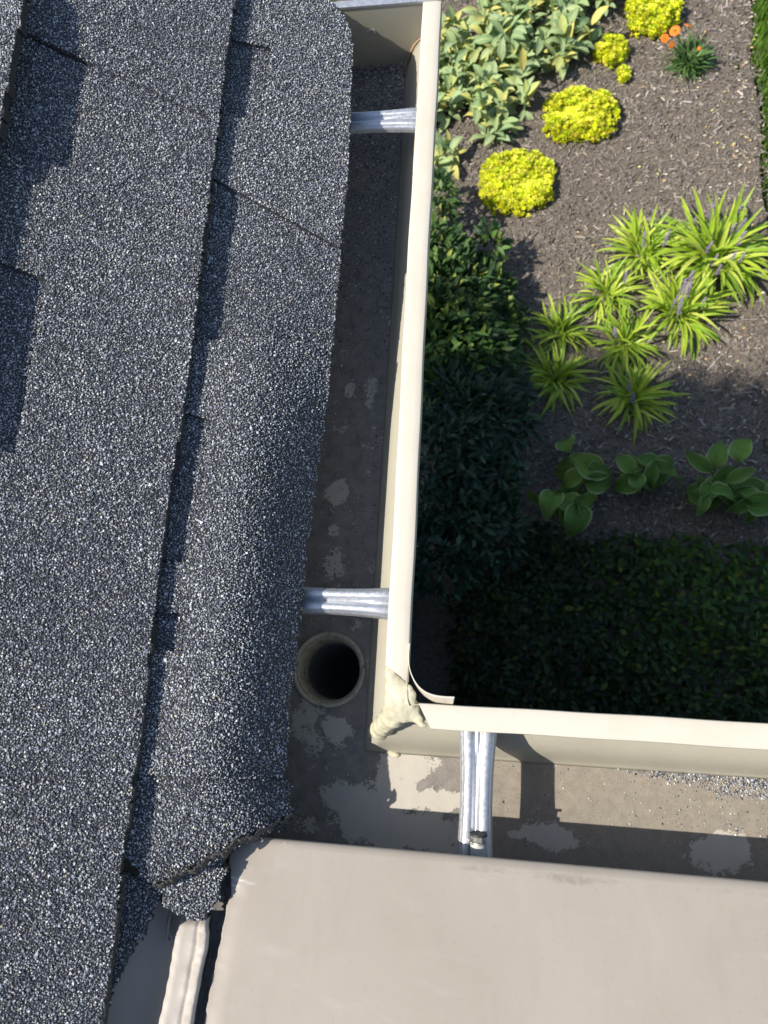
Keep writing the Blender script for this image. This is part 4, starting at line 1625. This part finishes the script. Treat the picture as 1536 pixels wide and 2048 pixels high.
liriope('largest strap-leaved clump with many purple flower spikes, beside the lawn', (1432, 510), 122, 150, [(1420, 447), (1465, 440), (1470, 462), (1420, 525), (1432, 545), (1466, 490), (1380, 455), (1478, 515), (1455, 520), (1407, 500), (1448, 470), (1432, 420)])
liriope('sunlit strap-leaved clump left of the largest one, with two purple spikes', (1288, 497), 84, 85, [(1320, 497), (1292, 502)])
liriope('sunlit strap-leaved clump below left of the two-spiked one', (1218, 580), 76, 80, [(1250, 565)])
liriope('sunlit strap-leaved clump with purple spikes and long blade shadows on mulch', (1364, 618), 92, 100, [(1362, 580), (1398, 612), (1342, 617), (1378, 575), (1368, 600), (1358, 640), (1376, 590)])
liriope('pale strap-leaved clump at the left end of the sunlit row', (1122, 655), 70, 75, [])
liriope('sunlit strap-leaved clump in the middle of the lower row', (1250, 675), 78, 80, [(1238, 670)])
liriope('dark shaded strap-leaved clump at the left edge of the shadow', (1116, 752), 74, 80, [])
liriope('shaded strap-leaved clump standing alone in the shadow edge above the hostas', (1272, 788), 82, 80, [(1258, 785), (1274, 812)])
liriope('small strap-leaved tuft half hidden beside the dark shrub', (1070, 690), 42, 34, [])

# --- hostas
HSH = (0.10, 0.62, 0.90, 1.0, 0.99, 0.93, 0.82, 0.64, 0.38, 0.05)
hos_t = [leaf_template('hosta_leaf_%d' % i, 0.16, 0.125, HSH, MAT['hosta'], b, f, 9, w, 0.14) for i, (b, w, f) in enumerate(((0.45, 0.03, 0.10), (0.8, 0.05, 0.16), (0.3, 0.03, 0.05), (0.6, 0.06, 0.22)))]


def hosta(label, base_px, leaves, group='hostas'):
    c = at_z(base_px[0], base_px[1], 0.03)
    t = thing('hosta', label, 'plant', (c[0], c[1], 0.03), group)
    low = [(base_px[0] + 34 * math.cos(q), base_px[1] - 24 * math.sin(q), rng.uniform(40, 56), math.degrees(q) - 90 + rng.normal(0, 25), rng.uniform(.75, 1.0)) for q in np.arange(7) * 0.9 + rng.uniform(0, 1)]
    for i, (px, py, lpx, ang, wf) in enumerate(list(leaves) + low):
        h = rng.uniform(0.13, 0.22) if i < len(leaves) else rng.uniform(0.05, 0.11)
        p = at_z(px, py, h)
        yaw = math.radians(ang)
        L = lpx / 420.0
        s = L / 0.16
        d = np.array([-math.sin(yaw), math.cos(yaw)])
        q = p[:2] - d * L * 0.5
        o = place('leaf', hos_t[rng.integers(0, 4)], t, (q[0] - c[0], q[1] - c[1], h), yaw, math.radians(rng.normal(10, 16)), rng.normal(0, .38), s)
        o.scale = (s * wf, s, s)
        V, F = tube([(0, 0, 0), ((q[0] - c[0]) * .5, (q[1] - c[1]) * .5, h * .75), (q[0] - c[0], q[1] - c[1], h + .002)], [.005, .004, .003], 6)
        obj('petiole', mesh_np('petiole', V, F, MAT['petiole'], True), t)
    return t


# (px, py, length px, direction of tip in degrees left of picture-up, width factor)
hosta('hosta with a lone upright heart-shaped leaf, left end of the shaded row', (1160, 945),
      [(1130, 884, 52, 20, 1.0), (1162, 935, 60, 70, 1.0), (1200, 948, 50, -80, 1.0), (1202, 972, 60, -100, .9), (1140, 962, 50, 110, .9), (1178, 916, 44, -30, .8)])
hosta('hosta with rounded leaves lowest in the shaded row', (1140, 1010),
      [(1096, 1018, 58, 150, 1.0), (1130, 1004, 62, 30, 1.0), (1184, 1014, 62, -110, 1.05), (1070, 1000, 44, 70, .7), (1158, 1000, 34, -20, .9), (1150, 1050, 70, 170, .9)])
hosta('hosta with pale-edged leaves in the middle of the shaded row', (1285, 950),
      [(1246, 930, 48, 40, .8), (1248, 972, 58, 100, .9), (1272, 960, 44, 10, .9), (1330, 928, 58, -70, .72), (1350, 950, 54, -80, .9), (1300, 958, 46, 160, .8), (1310, 920, 40, -30, .8), (1308, 972, 46, -150, .8), (1325, 945, 42, -110, .8)])
hosta('tall hosta with two upright pale-edged leaves at the right', (1420, 985),
      [(1430, 912, 56, -8, .82), (1478, 898, 60, -6, .85), (1390, 928, 60, 55, .55), (1450, 952, 62, -45, .62), (1478, 955, 58, -65, .55), (1418, 980, 54, -35, .8), (1446, 990, 52, -95, .72), (1384, 998, 34, 70, .7), (1400, 1020, 40, 170, .7)])
hosta('hosta with curled glossy leaf cut off by the right picture edge', (1508, 1000),
      [(1492, 990, 52, 20, .85), (1525, 1016, 62, -100, .9), (1475, 1018, 44, 120, .7), (1500, 1035, 40, 175, .6), (1548, 985, 60, -60, .9)])

# --- orange daisies over narrow dark leaves
c = at_z(1376, 122, 0.04)
gaz = thing('orange_daisy', 'dark-leaved plant with orange daisy flowers near the lawn edge', 'plant', (c[0], c[1], 0.03))
N = 260
ang = rng.uniform(0, 2 * math.pi, N)
el = rng.uniform(0.1, 1.2, N)
D = np.stack([np.cos(ang) * np.cos(el), np.sin(ang) * np.cos(el), np.sin(el)], 1)
bulk_leaves('foliage', rng.normal(0, .02, (N, 3)) * [1, 1, .3], D, np.tile([0.01, 0.01, 1.0], (N, 1)), rng.uniform(0.06, 0.14, N), rng.uniform(0.006, 0.011, N), pick([(0.05, 0.11, 0.03), (0.08, 0.16, 0.035), (0.12, 0.22, 0.06)], N), MAT['glossy'], gaz, 0.25, (.4, .8, 1, .8, .1))
pet = []
for k in range(14):
    a = 2 * math.pi * k / 14
    for_ = []
    for (r0, w0, z0) in ((0.006, 0.002, 0), (0.014, 0.0045, .004), (0.024, .0048, .004), (0.030, .0015, .001)):
        ca, sa = math.cos(a), math.sin(a)
        for_ += [(r0 * ca - w0 * sa, r0 * sa + w0 * ca, z0), (r0 * ca + w0 * sa, r0 * sa - w0 * ca, z0 + .0008 * (k % 2))]
    pet.append((np.array(for_), np.array([(0, 1, 3, 2), (2, 3, 5, 4), (4, 5, 7, 6)])))
_v, _f = join(pet)
flower_me = mesh_np('flower', _v, np.vstack(_f), MAT['orange'])
_v, _f = tube([(0, 0, -.002), (0, 0, .004), (0, 0, .0065)], [.008, .0075, .003], 10)
eye_me = mesh_np('flower_eye', _v, _f, MAT['flower_eye'], True)
for (px, py, s, tx_, ty_) in ((1330, 77, .75, .5, .1), (1350, 62, .95, .2, -.3), (1376, 52, .85, -.5, .4), (1343, 90, .6, .7, .6), (1398, 97, .35, .2, .1)):
    p = at_z(px, py, 0.2)
    fo = place('flower', flower_me, gaz, (p[0] - c[0], p[1] - c[1], 0.17), rng.uniform(0, 6), 0, 0, s)
    fo.rotation_euler = (tx_, ty_, rng.uniform(0, 6))
    link(bpy.data.objects.new('flower_eye', eye_me), fo)
    V, F = tube([(0, 0, 0), ((p[0] - c[0]) * .6, (p[1] - c[1]) * .5, .11), (p[0] - c[0], p[1] - c[1], .168)], .0028, 5)
    obj('stem', mesh_np('stem', V, F, MAT['petiole']), gaz)


# --- shrubs against the wall on the left
def shrub(label, blobs, n, pal, p, ln_, wd2, base_px, group='shrubs by the wall', mat='glossy'):
    """blobs: (px, py, height m, radius m, squash)"""
    c0 = at_z(base_px[0], base_px[1], 0.0)
    t = thing('shrub', label, 'shrub', (c0[0], c0[1], 0.0), group)
    w = np.array([b[3] ** 2 for b in blobs])
    w /= w.sum()
    pos, dirs = [], []
    for b, m_ in zip(blobs, (w * n).astype(int)):
        cc = at_z(b[0], b[1], b[2])
        d = rng.normal(size=(m_, 3))
        d /= np.linalg.norm(d, axis=1, keepdims=True)
        d[:, 2] = np.abs(d[:, 2]) * 0.9 + 0.1 * d[:, 2]
        rr = b[3] * (rng.uniform(0.35, 1.0, m_) ** 0.5) * (1 + 0.35 * fbm(d[:, 0] * 2, d[:, 1] * 2 + d[:, 2], int(b[0]), 2, 1.5))
        pos.append(cc + d * rr[:, None] * [1, 1, b[4]])
        dirs.append(d + rng.normal(0, .6, (m_, 3)) + [0, 0, .2])
        base = np.array([c0[0] + rng.normal(0, .04), c0[1] + rng.normal(0, .04), 0.0])
        V, F = tube([base - c0, (base * .4 + cc * .6) - c0 + rng.normal(0, .03, 3), cc - c0], [.014, .009, .004], 6)
        obj('stem', mesh_np('stem', V, F, MAT['stem'], True), t)
    pos, dirs = np.vstack(pos), np.vstack(dirs)
    pos[:, 2] = np.maximum(pos[:, 2], 0.03)
    m_ = len(pos)
    nn = np.stack([rng.normal(0, .5, m_), rng.normal(0, .5, m_), np.ones(m_)], 1)
    bulk_leaves('foliage', pos - c0, dirs, nn, rng.uniform(ln_ * .65, ln_ * 1.25, m_), rng.uniform(wd2 * .7, wd2 * 1.2, m_), pick(pal, m_, p), MAT[mat], t, 0.25)
    return t


PAL1 = [(0.03, 0.068, 0.022), (0.055, 0.115, 0.03), (0.11, 0.20, 0.045), (0.28, 0.34, 0.07)]
shrub('dark green leafy shrub along the gutter lip, sunlit only at its tips', [(885, 560, .30, .16, .7), (925, 600, .24, .16, .7), (880, 650, .32, .2, .7), (980, 590, .16, .11, .8), (980, 660, .16, .14, .7), (920, 700, .28, .2, .7), (972, 500, .18, .08, 1.2), (872, 505, .28, .12, .9), (1012, 645, .12, .08, 1), (900, 780, .28, .2, .7), (965, 730, .2, .16, .7)], 4200, PAL1, [.40, .32, .22, .06], 0.066, 0.025, (905, 700))
shrub('upright sprig of narrow green leaves at the gutter lip beside the stonecrop', [(872, 400, .25, .09, 1.3), (878, 440, .2, .08, 1.2), (866, 370, .2, .06, 1)], 260, PAL1, [.3, .35, .25, .1], 0.06, 0.022, (872, 420))
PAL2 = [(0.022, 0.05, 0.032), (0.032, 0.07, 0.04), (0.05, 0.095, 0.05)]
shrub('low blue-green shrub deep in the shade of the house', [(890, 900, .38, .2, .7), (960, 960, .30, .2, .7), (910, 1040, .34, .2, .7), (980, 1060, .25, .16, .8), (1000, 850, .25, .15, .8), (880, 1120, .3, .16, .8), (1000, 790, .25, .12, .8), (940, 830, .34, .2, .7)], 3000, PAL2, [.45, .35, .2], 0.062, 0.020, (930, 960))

# one curled brown leaf lying on the mulch
p = at_z(1070, 530, 0.055)
fl = obj('fallen_leaf', leaf_template('fallen_leaf', 0.046, 0.022, (0.05, .6, 1, .8, .4, .05), MAT['dry_leaf'], 0.4, 0.2, 5), None, (p[0] - 0.02, p[1], 0.052))
fl.rotation_euler = (0.05, 0.1, -1.4)
fl['label'] = 'single reddish brown dry leaf lying on the open mulch'
fl['category'] = 'leaf'

# tree standing beyond the gable end; its branches dapple the edge of the shade and dim the shrub
tr = thing('tree', 'leafy tree beyond the gable that dapples the mulch along the shade edge', 'tree', (-5.0, 1.9, 0.0))
c0 = np.array([-5.0, 1.9, 0.0])
V, F = tube([(0, 0, -.1), (.03, -.05, 1.6), (.1, -.2, 3.2), (.25, -.5, 4.4), (.4, -.75, 5.2)], [.13, .11, .09, .06, .03], 10)
obj('trunk', mesh_np('trunk', V, F, MAT['stem'], True), tr)
pos, dirs = [], []


def over(gx_, gy_, h):                      # branch tip that the sun sees above ground point (gx_, gy_)
    return np.array([gx_ - 0.82 * h, gy_ - 0.19 * h, h])


tips = [(over(-.32, 1.75, 5.2), .22), (over(-.18, 1.62, 5.4), .22), (over(-.40, 1.98, 5.3), .18), (over(-.12, 1.86, 5.0), .12), (over(-.36, 2.2, 5.5), .10), (over(-.5, 1.6, 5.0), .25),
        (over(.55, 1.60, 5.0), .06), (over(.50, 1.50, 5.1), .09), (over(.72, 1.44, 4.9), .10), (over(.92, 1.46, 5.0), .11), (over(1.12, 1.44, 5.1), .10), (over(1.3, 1.46, 5.0), .12), (over(-.8, 1.9, 5.2), .3), (over(-1.1, 2.2, 5.4), .35)]
for tp, rr in tips:
    m_ = int(70 + 2600 * rr * rr)
    d = rng.normal(size=(m_, 3))
    d /= np.linalg.norm(d, axis=1, keepdims=True)
    pos.append(tp + d * rr * rng.uniform(0.15, 1.15, (m_, 1)) ** 0.6)
    dirs.append(d + rng.normal(0, .6, (m_, 3)))
    st = np.array([.1, -.2, 3.3]) if tp[0] < -3.9 else np.array([.25, -.5, 4.4])
    V, F = tube([st, st * .5 + (tp - c0) * .5 + [0, 0, .15], tp - c0], [.03, .015, .005], 6)
    obj('limb', mesh_np('limb', V, F, MAT['stem'], True), tr)
pos, dirs = np.vstack(pos), np.vstack(dirs)
m_ = len(pos)
bulk_leaves('crown', pos - c0, dirs, rng.normal(0, 1, (m_, 3)) + [0, 0, .6], rng.uniform(.05, .09, m_), rng.uniform(.03, .05, m_), pick(PAL1[:3], m_), MAT['glossy'], tr, 0.2)
